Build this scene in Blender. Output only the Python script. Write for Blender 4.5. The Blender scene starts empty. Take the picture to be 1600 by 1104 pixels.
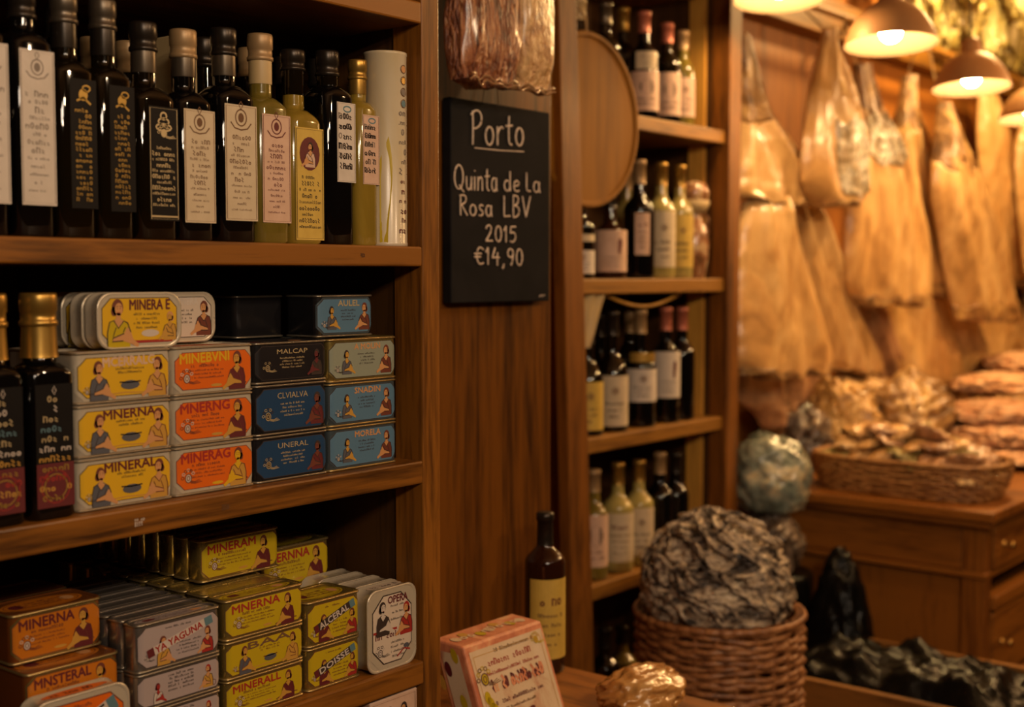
import bpy, math, random
from mathutils import Vector, Matrix, Euler, noise
R = math.radians
scene = bpy.context.scene
col = scene.collection
rnd = random.Random(7)

# ------------------------------------------------------------------ camera
F = 2000.0
CAM = Vector((0, 0, 1.5))
ROT = Euler((R(90 - 3.49), 0, R(39.0 - 90)), 'XYZ')
cd = bpy.data.cameras.new('camera')
cam = bpy.data.objects.new('camera', cd); col.objects.link(cam)
cam.location = CAM; cam.rotation_euler = ROT
cd.sensor_width = 36; cd.lens = 36 * F / 1600; cd.clip_start = 0.02
cd.dof.use_dof = True; cd.dof.focus_distance = 1.52; cd.dof.aperture_fstop = 3.7
scene.camera = cam
_RM = ROT.to_matrix()

def P(px, py, X=None, Y=None, Z=None):
    """point of a real plane (X, Y or Z = const) seen at a place of the 1600x1104 photograph"""
    d = _RM @ Vector(((px - 800) / F, -(py - 552) / F, -1))
    if X is not None: t = (X - CAM.x) / d.x
    elif Y is not None: t = (Y - CAM.y) / d.y
    else: t = (Z - CAM.z) / d.z
    return CAM + d * t

# ------------------------------------------------------------------ world, lights, exposure
w = bpy.data.worlds.new('world'); scene.world = w; w.use_nodes = True
bg = w.node_tree.nodes['Background']
bg.inputs[0].default_value = (1.0, 0.55, 0.25, 1); bg.inputs[1].default_value = 0.006
scene.view_settings.view_transform = 'Standard'
scene.view_settings.look = 'None'
scene.view_settings.gamma = 1
scene.view_settings.use_curve_mapping = False
scene.view_settings.exposure = 1.35

def lamp_light(loc, power, radius, colr=(1.0, 0.62, 0.30)):
    l = bpy.data.lights.new('unseen_bulb', 'POINT'); l.energy = power
    l.shadow_soft_size = radius; l.color = colr
    o = bpy.data.objects.new('unseen_bulb', l); col.objects.link(o); o.location = loc
    return o
WARM = (1.0, 0.68, 0.40)
AMB = (1.0, 0.56, 0.22)
# ceiling lamps of the shop on the customer's side of the aisle, then added lights
lamp_light((1.55, -0.60, 2.30), 11, 0.035, WARM)
lamp_light((0.75, -0.65, 2.25), 11, 0.035, WARM)
lamp_light((2.6, -0.25, 2.30), 4.5, 0.035, AMB)
lamp_light((3.7, 0.3, 2.3), 10, 0.05, AMB)
lamp_light((5.0, 0.5, 2.4), 26, 0.06, AMB)
lamp_light((0.05, -0.6, 2.1), 6.5, 0.035, (1, .76, .52))
al = bpy.data.lights.new('added_highlight_panel', 'AREA'); al.shape = 'RECTANGLE'; al.size = .9; al.size_y = .25; al.energy = 7; al.color = (1, .8, .6)  # soft panel added out of view to broaden the highlights on the tins
ao = bpy.data.objects.new('added_highlight_panel', al); col.objects.link(ao); ao.location = (-.35, -1.3, 2.5)
ao.rotation_euler = (Vector((.75, 1.1, 1.3)) - ao.location).to_track_quat('-Z', 'Y').to_euler()
lamp_light((4.6, 1.35, 2.72), 32, 0.05, (1.0, 0.66, 0.25))  # bulb added out of frame to brighten the bundles above the rail

# ------------------------------------------------------------------ materials
def nm(name):
    m = bpy.data.materials.new(name); m.use_nodes = True
    return m, m.node_tree.nodes, m.node_tree.links, m.node_tree.nodes['Principled BSDF']

def flat(name, c, rough=.5, metal=0, coat=0, spec=.5, emit=None, trans=0, ior=1.45):
    m, n, l, b = nm(name)
    b.inputs['Base Color'].default_value = (*c, 1)
    b.inputs['Roughness'].default_value = rough
    b.inputs['Metallic'].default_value = metal
    b.inputs['Coat Weight'].default_value = coat
    b.inputs['Specular IOR Level'].default_value = spec
    b.inputs['Transmission Weight'].default_value = trans
    b.inputs['IOR'].default_value = ior
    # a very slight procedural mottling so no surface is perfectly even
    t = n.new('ShaderNodeTexCoord'); no = n.new('ShaderNodeTexNoise'); no.inputs['Scale'].default_value = 60
    mp = n.new('ShaderNodeMapRange'); mp.inputs[3].default_value = max(0.02, rough * .85); mp.inputs[4].default_value = min(1, rough * 1.2)
    l.new(t.outputs['Object'], no.inputs['Vector']); l.new(no.outputs[0], mp.inputs[0]); l.new(mp.outputs[0], b.inputs['Roughness'])
    if emit:
        b.inputs['Emission Color'].default_value = (*emit[0], 1); b.inputs['Emission Strength'].default_value = emit[1]
    return m

def wood(name, c1, c2, grain='x', scale=14, rough=.42, bump=.12, coat=.15):
    m, n, l, b = nm(name)
    c1 = (c1[0], c1[1] * .94, c1[2] * .5); c2 = (c2[0], c2[1] * .96, c2[2] * .5); b.inputs['Specular IOR Level'].default_value = .3
    t = n.new('ShaderNodeTexCoord'); mp = n.new('ShaderNodeMapping')
    k = 0.07
    s = {'x': (k, 1, 1), 'y': (1, k, 1), 'z': (1, 1, k)}[grain]
    mp.inputs['Scale'].default_value = [q * scale for q in s]
    l.new(t.outputs['Object'], mp.inputs['Vector'])
    n1 = n.new('ShaderNodeTexNoise'); n1.inputs['Scale'].default_value = 2.2; n1.inputs['Detail'].default_value = 8; n1.inputs['Roughness'].default_value = .62; n1.inputs['Distortion'].default_value = .8
    n2 = n.new('ShaderNodeTexNoise'); n2.inputs['Scale'].default_value = 14; n2.inputs['Detail'].default_value = 3
    n3 = n.new('ShaderNodeTexNoise'); n3.inputs['Scale'].default_value = .35; n3.inputs['Detail'].default_value = 2
    for q in (n1, n2, n3): l.new(mp.outputs[0], q.inputs['Vector'])
    mx = n.new('ShaderNodeMath'); mx.operation = 'MULTIPLY_ADD'; mx.inputs[1].default_value = .45
    l.new(n2.outputs[0], mx.inputs[0]); l.new(n1.outputs[0], mx.inputs[2])
    ad = n.new('ShaderNodeMath'); ad.operation = 'MULTIPLY_ADD'; ad.inputs[1].default_value = .5
    l.new(n3.outputs[0], ad.inputs[0]); l.new(mx.outputs[0], ad.inputs[2])
    cr = n.new('ShaderNodeValToRGB')
    cr.color_ramp.elements[0].position = .72; cr.color_ramp.elements[0].color = (*c1, 1)
    cr.color_ramp.elements[1].position = 1.22 if False else 1.0; cr.color_ramp.elements[1].color = (*c2, 1)
    l.new(ad.outputs[0], cr.inputs[0]); l.new(cr.outputs[0], b.inputs['Base Color'])
    b.inputs['Roughness'].default_value = rough; b.inputs['Coat Weight'].default_value = coat; b.inputs['Coat Roughness'].default_value = .3
    bp = n.new('ShaderNodeBump'); bp.inputs['Strength'].default_value = bump; bp.inputs['Distance'].default_value = .002
    l.new(mx.outputs[0], bp.inputs['Height']); l.new(bp.outputs[0], b.inputs['Normal'])
    return m

def mottled(name, cols, scale=8, rough=.5, bump=.4, dist=.01, coat=0, stretch=(1, 1, 1), detail=6, metal=0, spec=.5, seed=0, trans=0, distort=.6):
    """noise-mottled surface through a colour ramp: cols = [(pos, rgb), ...]"""
    m, n, l, b = nm(name)
    t = n.new('ShaderNodeTexCoord'); mp = n.new('ShaderNodeMapping'); mp.inputs['Scale'].default_value = stretch
    mp.inputs['Location'].default_value = (seed, seed * 1.7, seed * .3)
    l.new(t.outputs['Object'], mp.inputs['Vector'])
    n1 = n.new('ShaderNodeTexNoise'); n1.inputs['Scale'].default_value = scale; n1.inputs['Detail'].default_value = detail
    n1.inputs['Roughness'].default_value = .6; n1.inputs['Distortion'].default_value = distort
    l.new(mp.outputs[0], n1.inputs['Vector'])
    cr = n.new('ShaderNodeValToRGB'); e = cr.color_ramp.elements
    e[0].position = cols[0][0]; e[0].color = (*cols[0][1], 1)
    e[1].position = cols[-1][0]; e[1].color = (*cols[-1][1], 1)
    for p, c in cols[1:-1]:
        q = e.new(p); q.color = (*c, 1)
    l.new(n1.outputs[0], cr.inputs[0]); l.new(cr.outputs[0], b.inputs['Base Color'])
    b.inputs['Roughness'].default_value = rough; b.inputs['Coat Weight'].default_value = coat; b.inputs['Coat Roughness'].default_value = .18
    b.inputs['Metallic'].default_value = metal; b.inputs['Specular IOR Level'].default_value = spec
    b.inputs['Transmission Weight'].default_value = trans
    n2 = n.new('ShaderNodeTexNoise'); n2.inputs['Scale'].default_value = scale * 2.5; n2.inputs['Detail'].default_value = 5
    l.new(mp.outputs[0], n2.inputs['Vector'])
    bp = n.new('ShaderNodeBump'); bp.inputs['Strength'].default_value = bump; bp.inputs['Distance'].default_value = dist
    l.new(n2.outputs[0], bp.inputs['Height']); l.new(bp.outputs[0], b.inputs['Normal'])
    return m

M = {}
M['wood_x'] = wood('walnut_grain_along', (.050, .018, .005), (.22, .083, .019), 'x')
M['wood_y'] = wood('walnut_grain_deep', (.06, .022, .006), (.19, .072, .018), 'y')
M['wood_z'] = wood('walnut_grain_upright', (.055, .019, .005), (.24, .09, .020), 'z')
M['panel'] = wood('panelling', (.030, .010, .003), (.155, .054, .010), 'z', scale=9, rough=.4, coat=.1)
M['rack_x'] = wood('rack_wood_along', (.09, .036, .012), (.26, .12, .034), 'x', coat=0, rough=.5)
M['rack_z'] = wood('rack_wood_upright', (.055, .018, .004), (.20, .073, .016), 'z', coat=0, rough=.5)
M['rack_light'] = wood('lit_toned_batten', (.34, .16, .05), (.6, .32, .11), 'z')  # lit look of the rack's side batten put into a paler colour
M['back'] = wood('shade_toned_inner_board', (.022, .009, .003), (.065, .026, .008), 'z', rough=.6, coat=0)  # shade inside the shelves and rack put into a darker wood colour
M['wall'] = wood('wall_boards', (.12, .042, .010), (.30, .11, .03), 'z', scale=5, rough=.5)
M['cab_x'] = wood('cabinet_wood_along', (.085, .027, .008), (.3, .115, .032), 'x')
M['cab_y'] = wood('cabinet_wood_deep', (.085, .027, .008), (.27, .1, .028), 'y')
M['cab_z'] = wood('cabinet_wood_upright', (.085, .027, .008), (.26, .095, .026), 'z')
M['disc'] = wood('round_board_wood', (.13, .052, .004), (.23, .095, .007), 'z', scale=5, rough=.75, bump=.05, coat=0)
M['floor'] = wood('floor_boards', (.03, .015, .007), (.07, .035, .017), 'x')
M['ceil'] = flat('ceiling_plaster', (.25, .15, .08), .8)
M['slate'] = mottled('slate', [(.3, (.006, .006, .007)), (.7, (.013, .012, .013))], 9, rough=.75, bump=.05, dist=.001, spec=.12)
M['slate_edge'] = flat('slate_edge', (.004, .004, .004), .7)
M['chalk'] = mottled('chalk', [(.3, (.42, .33, .25)), (.6, (.75, .6, .47))], 260, rough=.9, bump=.2, dist=.0005)
M['dglass'] = flat('dark_glass', (.005, .003, .001), .035, spec=.8)
M['dglass2'] = flat('black_glass', (.0025, .002, .002), .04, spec=.7)
M['oglass'] = mottled('olive_oil_glass', [(.3, (.10, .072, .010)), (.7, (.20, .145, .025))], 14, rough=.07, bump=0, coat=.5, stretch=(1, 1, .3))
M['yglass'] = mottled('golden_oil_glass', [(.3, (.18, .115, .012)), (.7, (.30, .20, .03))], 14, rough=.07, bump=0, coat=.5, stretch=(1, 1, .3))
M['pglass'] = mottled('pale_wine_glass', [(.3, (.26, .2, .055)), (.7, (.42, .34, .11))], 12, rough=.1, bump=0, coat=.5)
M['bglass'] = flat('brown_glass', (.022, .006, .002), .04, spec=.6)
M['cap_dark'] = flat('dark_cap', (.03, .022, .016), .3, metal=.6)
M['cap_pewter'] = flat('pewter_cap', (.11, .085, .06), .34, metal=.7)
M['cap_tan'] = flat('tan_cap', (.33, .21, .10), .4, metal=.3)
M['cap_gold'] = flat('gold_cap', (.36, .21, .045), .32, metal=.75)
M['cap_pink'] = flat('rose_cap', (.42, .13, .08), .4, metal=.3)
M['cap_cream'] = flat('cream_sleeve', (.46, .33, .16), .45)
M['paper'] = mottled('cream_paper', [(.3, (.47, .37, .24)), (.7, (.56, .45, .31))], 30, rough=.7, bump=.03, dist=.001)
M['paper_w'] = mottled('white_paper', [(.3, (.50, .43, .36)), (.7, (.6, .52, .45))], 30, rough=.7, bump=.03, dist=.001)
M['paper_y'] = mottled('yellow_paper', [(.3, (.46, .30, .045)), (.7, (.56, .38, .07))], 30, rough=.6, bump=.03, dist=.001)
M['paper_p'] = mottled('pink_paper', [(.3, (.5, .32, .22)), (.7, (.6, .4, .3))], 30, rough=.65, bump=.03, dist=.001)
M['paper_k'] = flat('black_label', (.008, .0065, .006), .5, spec=.15)
M['ink'] = flat('dark_ink', (.03, .016, .012), .7)
M['ink_br'] = flat('brown_ink', (.13, .06, .025), .7)
M['ink_gr'] = flat('grey_ink', (.2, .16, .13), .7)
M['gold'] = flat('gold_print', (.45, .27, .055), .35, metal=.5)
M['gold2'] = flat('pale_gold_print', (.5, .38, .2), .4, metal=.3)
M['red'] = flat('red_print', (.30, .018, .012), .55)
M['maroon'] = flat('maroon_print', (.10, .010, .012), .55)
M['teal'] = flat('teal_print', (.09, .17, .2), .55)
M['skin'] = flat('peach_print', (.50, .24, .09), .55)
M['skin2'] = flat('ochre_print', (.46, .24, .035), .55)
M['hair'] = flat('auburn_print', (.13, .03, .015), .55)
M['slatep'] = flat('slate_print', (.075, .075, .09), .55)
M['pale'] = flat('pale_print', (.5, .42, .36), .55)
M['t_white'] = flat('white_enamel', (.58, .50, .38), .28, metal=.35, coat=.4)
M['t_gold'] = flat('gilt_tin', (.45, .33, .10), .26, metal=.85)
M['t_silver'] = flat('silver_tin', (.38, .34, .31), .25, metal=.85)
M['t_dark'] = flat('dark_tin', (.022, .02, .022), .25, metal=.5)
M['t_blue'] = flat('steel_blue_tin', (.10, .13, .15), .28, metal=.6)
M['t_orange'] = flat('orange_tin', (.22, .07, .015), .3, metal=.5)
M['b_yellow'] = flat('yellow_field', (.62, .36, .014), .36, coat=.35)
M['b_orange'] = flat('orange_field', (.64, .12, .008), .36, coat=.35)
M['b_brown'] = flat('amber_field', (.46, .14, .008), .36, coat=.35)
M['b_lime'] = flat('mustard_field', (.46, .33, .010), .34, coat=.35)
M['b_navy'] = flat('navy_field', (.014, .045, .11), .34, coat=.2)
M['b_black'] = flat('black_field', (.010, .008, .010), .34, coat=.35)
M['b_blue'] = flat('blue_field', (.085, .17, .26), .36, coat=.2)
M['b_grey'] = flat('sage_field', (.24, .26, .20), .36, coat=.35)
M['b_silver'] = flat('lilac_field', (.36, .29, .28), .36, coat=.35)
M['b_white'] = flat('blush_field', (.56, .46, .37), .38, coat=.3)
M['brass'] = flat('brass', (.5, .3, .09), .3, metal=1)
M['string'] = flat('twine', (.28, .17, .07), .9)
M['sack'] = mottled('sacking', [(.3, (.08, .05, .03)), (.7, (.16, .11, .07))], 60, rough=.9)

# ------------------------------------------------------------------ mesh helpers
class MB:
    def __init__(s): s.v = []; s.f = []; s.m = []; s.sm = []
    def add(s, vs, fs, mi=0, smooth=False):
        o = len(s.v); s.v += [tuple(q) for q in vs]
        for f in fs: s.f.append([o + i for i in f]); s.m.append(mi); s.sm.append(smooth)
    def box(s, x0, x1, y0, y1, z0, z1, mi=0):
        vs = [(x, y, z) for z in (z0, z1) for y in (y0, y1) for x in (x0, x1)]
        s.add(vs, [(0, 2, 3, 1), (4, 5, 7, 6), (0, 1, 5, 4), (2, 6, 7, 3), (0, 4, 6, 2), (1, 3, 7, 5)], mi)
    def hexa(s, b, t, mi=0):      # two quads (ccw seen from outside/top)
        s.add(list(b) + list(t), [(3, 2, 1, 0), (4, 5, 6, 7), (0, 1, 5, 4), (1, 2, 6, 5), (2, 3, 7, 6), (3, 0, 4, 7)], mi)
    def loft(s, rings, mi=0, cap0=True, cap1=True, smooth=True, closed=True):
        n = len(rings[0]); vs = [p for r in rings for p in r]; fs = []
        for k in range(len(rings) - 1):
            for i in range(n if closed else n - 1):
                j = (i + 1) % n
                fs.append((k * n + i, k * n + j, (k + 1) * n + j, (k + 1) * n + i))
        s.add(vs, fs, mi, smooth)
        if cap0: s.add(rings[0], [tuple(reversed(range(n)))], mi)
        if cap1: s.add(rings[-1], [tuple(range(n))], mi)
    def prof(s, prof, k=6, c=(0, 0, 0), mi=0, cap0=True, cap1=True, smooth=True):
        """profile of (half width, half depth, corner radius, z)"""
        s.loft([rrect(a, b, r, z, k, c) for a, b, r, z in prof], mi, cap0, cap1, smooth)
    def lathe(s, prof, n=32, c=(0, 0, 0), mi=0, cap0=True, cap1=True):
        s.loft([[(c[0] + r * math.cos(2 * math.pi * i / n), c[1] + r * math.sin(2 * math.pi * i / n), c[2] + z) for i in range(n)] for r, z in prof], mi, cap0, cap1)
    def tube(s, pts, r, n=6, mi=0, cap=True, closed=False):
        pts = [Vector(p) for p in pts]; rings = []; N = len(pts); up = Vector((0, 0, 1))
        rr = r if isinstance(r, (list, tuple)) else [r] * N
        for i, p in enumerate(pts):
            a = pts[(i - 1) % N] if (closed or i > 0) else p
            b = pts[(i + 1) % N] if (closed or i < N - 1) else p
            d = (b - a)
            d = d.normalized() if d.length > 1e-9 else Vector((0, 0, 1))
            u = up if abs(d.dot(up)) < .95 else Vector((1, 0, 0))
            x = d.cross(u).normalized(); y = x.cross(d).normalized()
            rings.append([p + (x * math.cos(2 * math.pi * k / n) + y * math.sin(2 * math.pi * k / n)) * rr[i] for k in range(n)])
        if closed: rings.append(rings[0])
        s.loft(rings, mi, cap and not closed, cap and not closed)
    def build(s, name, mats, parent=None, loc=None, bevel=0, subdiv=0):
        me = bpy.data.meshes.new(name); me.from_pydata(s.v, [], s.f)
        if not isinstance(mats, (list, tuple)): mats = [mats]
        for m in mats: me.materials.append(M[m] if isinstance(m, str) else m)
        me.polygons.foreach_set('material_index', s.m)
        me.polygons.foreach_set('use_smooth', s.sm)
        me.validate(); me.update()
        o = bpy.data.objects.new(name, me); col.objects.link(o)
        if parent: o.parent = parent
        if loc is not None: o.location = loc
        if bevel:
            b = o.modifiers.new('bevel', 'BEVEL'); b.width = bevel; b.segments = 2; b.limit_method = 'ANGLE'; b.angle_limit = R(40)
        if subdiv:
            b = o.modifiers.new('sub', 'SUBSURF'); b.levels = subdiv; b.render_levels = subdiv
        return o

def rrect(a, b, r, z, k=6, c=(0, 0, 0)):
    r = min(r, a, b); out = []
    for q, (sx, sy) in enumerate(((1, 1), (-1, 1), (-1, -1), (1, -1))):
        for i in range(k + 1):
            t = math.pi / 2 * (q + i / k)
            out.append((c[0] + sx * (a - r) + r * math.cos(t), c[1] + sy * (b - r) + r * math.sin(t), c[2] + z))
    return out

def tag(o, label=None, cat=None, group=None, kind=None):
    if label: o['label'] = label
    if cat: o['category'] = cat
    if group: o['group'] = group
    if kind: o['kind'] = kind
    return o
def empty(name, loc, label, cat, group=None, rz=0):
    o = bpy.data.objects.new(name, None); col.objects.link(o); o.location = loc; o.rotation_euler = (0, 0, rz)
    o.empty_display_size = .05
    return tag(o, label, cat, group)
def copy_thing(root, loc, rz, label, group=None):
    def cp(o, par):
        c = o.copy(); col.objects.link(c); c.parent = par
        for ch in list(o.children): cp(ch, c)
        return c
    c = cp(root, None); c.location = loc; c.rotation_euler[2] = rz
    c['label'] = label
    if group: c['group'] = group
    elif 'group' in c: del c['group']
    return c
def structure(name, mb, mats, bevel=0):
    o = mb.build(name, mats, bevel=bevel); o['kind'] = 'structure'; return o

# ------------------------------------------------------------------ flat printed artwork
_tx = {}
def text2d(s, bold=.0):
    key = (s, bold)
    if key not in _tx:
        c = bpy.data.curves.new('t', 'FONT'); c.body = s; c.offset = bold; c.resolution_u = 2; c.fill_mode = 'BOTH'
        o = bpy.data.objects.new('t', c); col.objects.link(o)
        bpy.context.view_layer.update()
        me = bpy.data.meshes.new_from_object(o.evaluated_get(bpy.context.evaluated_depsgraph_get()))
        vs = [(v.co.x, v.co.y) for v in me.vertices]; fs = [tuple(p.vertices) for p in me.polygons]
        bpy.data.objects.remove(o); bpy.data.curves.remove(c); bpy.data.meshes.remove(me)
        x0 = min(v[0] for v in vs); x1 = max(v[0] for v in vs); y0 = min(v[1] for v in vs); y1 = max(v[1] for v in vs)
        vs = [((x - (x0 + x1) / 2) / (x1 - x0), (y - (y0 + y1) / 2) / (y1 - y0)) for x, y in vs]
        _tx[key] = (vs, fs)
    return _tx[key]

class Art(MB):
    """flat print: x right, z up, stands .15 mm per layer off the surface"""
    def __init__(s, fn=None, seed=1, eps=.00012):
        super().__init__(); s.fn = fn or (lambda x, z, d: (x, -d, z)); s.r = random.Random(seed); s.eps = eps; s.L = 1
    def lay(s, pts, faces, mi):
        s.add([s.fn(x, z, s.L * s.eps) for x, z in pts], faces, mi)
    def poly(s, pts, mi):
        pts = list(pts)
        area = sum(pts[i][0] * pts[(i + 1) % len(pts)][1] - pts[(i + 1) % len(pts)][0] * pts[i][1] for i in range(len(pts)))
        if area < 0: pts.reverse()
        s.lay(pts, [tuple(range(len(pts)))], mi)
    def rect(s, x0, x1, z0, z1, mi, nx=1):
        for i in range(nx):
            a = x0 + (x1 - x0) * i / nx; b = x0 + (x1 - x0) * (i + 1) / nx
            s.poly([(a, z0), (b, z0), (b, z1), (a, z1)], mi)
    def ell(s, cx, cz, rx, rz, mi, rot=0, n=18):
        c, q = math.cos(rot), math.sin(rot)
        s.poly([(cx + rx * math.cos(t) * c - rz * math.sin(t) * q, cz + rx * math.cos(t) * q + rz * math.sin(t) * c) for t in [2 * math.pi * i / n for i in range(n)]], mi)
    def stroke(s, pts, w, mi, closed=False):
        n = len(pts)
        L = []; Rr = []
        for i in range(n):
            a = pts[(i - 1) % n] if (closed or i) else pts[i]; b = pts[(i + 1) % n] if (closed or i < n - 1) else pts[i]
            dx, dz = b[0] - a[0], b[1] - a[1]; q = math.hypot(dx, dz) or 1
            L.append((pts[i][0] - dz / q * w / 2, pts[i][1] + dx / q * w / 2)); Rr.append((pts[i][0] + dz / q * w / 2, pts[i][1] - dx / q * w / 2))
        for i in range(n if closed else n - 1):
            j = (i + 1) % n
            s.lay([L[i], Rr[i], Rr[j], L[j]], [(0, 1, 2, 3)], mi)
    def ring(s, cx, cz, rx, rz, w, mi, n=18, a0=0, a1=2 * math.pi):
        full = abs(a1 - a0 - 2 * math.pi) < 1e-6
        s.stroke([(cx + rx * math.cos(a0 + (a1 - a0) * i / n), cz + rz * math.sin(a0 + (a1 - a0) * i / n)) for i in range(n if full else n + 1)], w, mi, full)
    def text(s, t, cx, cz, w, h, mi, rot=0, bold=.02):
        vs, fs = text2d(t, 0.0); c, q = math.cos(rot), math.sin(rot); e = h * .045 if bold else 0
        for k, (ox, oz) in enumerate(((0, 0), (e, 0), (-e, 0), (0, e), (0, -e)) if bold else ((0, 0),)):
            s.L += .25; s.lay([(cx + ox + x * w * c - y * h * q, cz + oz + x * w * q + y * h * c) for x, y in vs], fs, mi)
        s.L -= 1.25 if bold else .25
    def scribble(s, cx, cz, w, h, mi, rot=0, dens=1.0):
        """a line of unreadable small print"""
        x = -w / 2; c, q = math.cos(rot), math.sin(rot); st = h * .62 / dens
        def T(a, b): return (cx + a * c - b * q, cz + a * q + b * c)
        while x < w / 2 - st * .5:
            if s.r.random() < .14: x += st; continue
            k = s.r.random(); t = h * .17; hh = h * (.5 if s.r.random() < .6 else .8)
            if k < .35: s.stroke([T(x, -h * .4), T(x, -h * .4 + hh)], t, mi); s.stroke([T(x, -h * .4 + hh * .9), T(x + st * .6, -h * .4 + hh * .8), T(x + st * .6, -h * .4)], t, mi)
            elif k < .7: s.ring(*T(x + st * .3, -h * .4 + hh * .5), st * .3, hh * .42, t, mi, n=7)
            else: s.stroke([T(x, -h * .4 + hh), T(x + st * .5, -h * .4 + hh * .6), T(x, -h * .4 + hh * .35), T(x + st * .55, -h * .4)], t, mi)
            x += st
    def lady(s, cx, cz, H, skin, hair, cloth, line, flip=1):
        f = flip
        def Q(p): return [(cx + f * x * H, cz + z * H) for x, z in p]
        s.L += 1
        s.ell(cx + f * .01 * H, cz + .27 * H, .125 * H, .165 * H, hair); s.ell(cx + f * .09 * H, cz + .20 * H, .065 * H, .09 * H, hair)
        s.poly(Q([(-.25, -.5), (-.27, -.2), (-.2, -.02), (-.07, .07), (.07, .07), (.19, 0), (.24, -.2), (.24, -.5)]), cloth)
        s.L += 1
        s.ell(cx - f * .015 * H, cz + .24 * H, .086 * H, .12 * H, skin)
        s.poly(Q([(-.05, .17), (-.055, .05), (-.12, .02), (0, -.1), (.1, .03), (.05, .06), (.045, .17)]), skin)
        s.poly(Q([(-.27, -.18), (-.2, -.1), (-.12, -.22), (.12, -.3), (.14, -.37), (-.1, -.36), (-.3, -.43), (-.42, -.5), (-.46, -.44), (-.32, -.33)]), skin)
        s.L += 1
        for e in (-.04, .02): s.ell(cx + f * e * H, cz + .255 * H, .012 * H, .008 * H, line, n=8)
        s.stroke(Q([(-.035, .178), (-.01, .172), (.015, .178)]), .012 * H, 'red')
        s.stroke(Q([(-.075, .29), (-.03, .30)]), .010 * H, line); s.stroke(Q([(.0, .30), (.04, .29)]), .010 * H, line)
        s.stroke(Q([(-.27, -.2), (-.2, -.02), (-.12, .02), (0, -.12), (.1, .03), (.19, 0), (.24, -.2), (.24, -.48)]), .022 * H, line)
        s.stroke(Q([(-.12, -.22), (.12, -.3), (.14, -.37), (-.1, -.36)]), .022 * H, line)
        s.stroke(Q([(.05, -.1), (.12, -.28)]), .018 * H, line); s.stroke(Q([(-.15, -.1), (-.1, -.2)]), .018 * H, line)
        s.L -= 3
    def flourish(s, cx, cz, r, a, b):
        """a floral ornament"""
        s.L += 1
        s.ell(cx, cz, r * .42, r * .5, a); s.L += 1
        s.ring(cx, cz, r * .42, r * .5, r * .1, b); s.ring(cx, cz, r * .2, r * .26, r * .09, b, n=10)
        for k in range(6):
            t = R(35 + k * 28); x = cx + math.cos(t) * r * .8; z = cz + math.sin(t) * r * .95
            s.ring(x, z, r * .2, r * .16, r * .08, b if k % 2 else a, n=9)
        for k in range(3):
            s.stroke([(cx + r * .3, cz - r * (.3 + .12 * k)), (cx + r * .9, cz - r * (.45 + .1 * k)), (cx + r * (1.5 + .2 * k), cz - r * (.25 + .14 * k))], r * .07, b)
        s.L -= 2
    def octagon(s, W, H, ch, mi, nx=1):
        xs = [W / 2 - ch * k / 5 for k in range(6)]; xs = [-q for q in xs] + xs[::-1]
        zs = lambda x: H / 2 - max(0, abs(x) - (W / 2 - ch))
        for a, b in zip(xs, xs[1:]): s.poly([(a, -zs(a)), (b, -zs(b)), (b, zs(b)), (a, zs(a))], mi)

def art_build(a, name, parent=None, loc=None):
    names = []
    for q in a.m:
        if q not in names: names.append(q)
    a.m = [names.index(q) for q in a.m]
    return a.build(name, names, parent, loc)

# ------------------------------------------------------------------ the room
WB = 1.98          # back wall
b = MB(); b.box(-1.2, 8.5, -2.5, 2.1, -.05, 0); structure('floor', b, 'floor')
b = MB(); b.box(-1.2, 8.5, -2.5, 2.1, 3.05, 3.1); structure('ceiling', b, 'ceil')
b = MB(); b.box(-1.2, 8.5, WB, WB + .1, 0, 3.05); structure('wall_back', b, 'wall')
b = MB(); b.box(8.4, 8.5, -2.5, WB, 0, 3.05); structure('wall_right', b, 'wall')
PY = 1.36; PX0 = 1.16; PX1 = P(861, 430, Y=1.36).x
b = MB(); b.box(PX0 + .10, PX1, PY, WB, 0, 3.05)
structure('wall_left', b, 'panel', bevel=.003)

# ------------------------------------------------------------------ left shelving
SY = 1.10; SX1 = P(660, 430, Y=SY).x; SX0 = -.35; SD = 1.52
unit = empty('shelving_unit', (0, 0, 0), 'tall reddish-brown wooden shelving in the foreground holding oil bottles and printed tins', 'shelving')
zt = [(1.811, 1.838), (1.511, 1.536), (1.237, 1.266), (.979, 1.009), (.70, .73), (.1, .14), (2.15, 2.18)]
ZS2, ZS3, ZS4 = 1.536, 1.266, 1.009
for z0, z1 in zt:
    b = MB(); b.box(SX0, SX1, SY, SD, z0, z1); b.build('shelf', 'wood_x', unit, bevel=.0025)
PXR = P(687, 430, Y=SY).x
b = MB(); b.box(SX1, PXR, SY, SY + .05, 0, 2.6); b.build('upright', 'wood_z', unit, bevel=.002)
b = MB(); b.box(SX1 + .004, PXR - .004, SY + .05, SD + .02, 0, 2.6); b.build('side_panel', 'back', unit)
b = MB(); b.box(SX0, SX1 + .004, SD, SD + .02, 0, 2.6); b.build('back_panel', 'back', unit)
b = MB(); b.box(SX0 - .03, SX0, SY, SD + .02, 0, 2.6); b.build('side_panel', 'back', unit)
# scuffs and pencilled price marks on the shelf edges
def edge_mark(px, z, s, mat, seed):
    x = P(px, 430, Y=SY).x
    a = Art(lambda u, v, d: (x + u, SY - .0004 - d, z + v), seed)
    for k in range(3): a.scribble(0, (.5 - k * .5) * s, s * 2.6, s * .8, mat, rot=.1 * (k - 1))
    art_build(a, 'price_mark', unit)
edge_mark(212, 1.2515, .005, 'pale', 3); edge_mark(348, 1.2515, .004, 'ink_br', 4); edge_mark(567, 1.524, .003, 'ink', 6)

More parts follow.
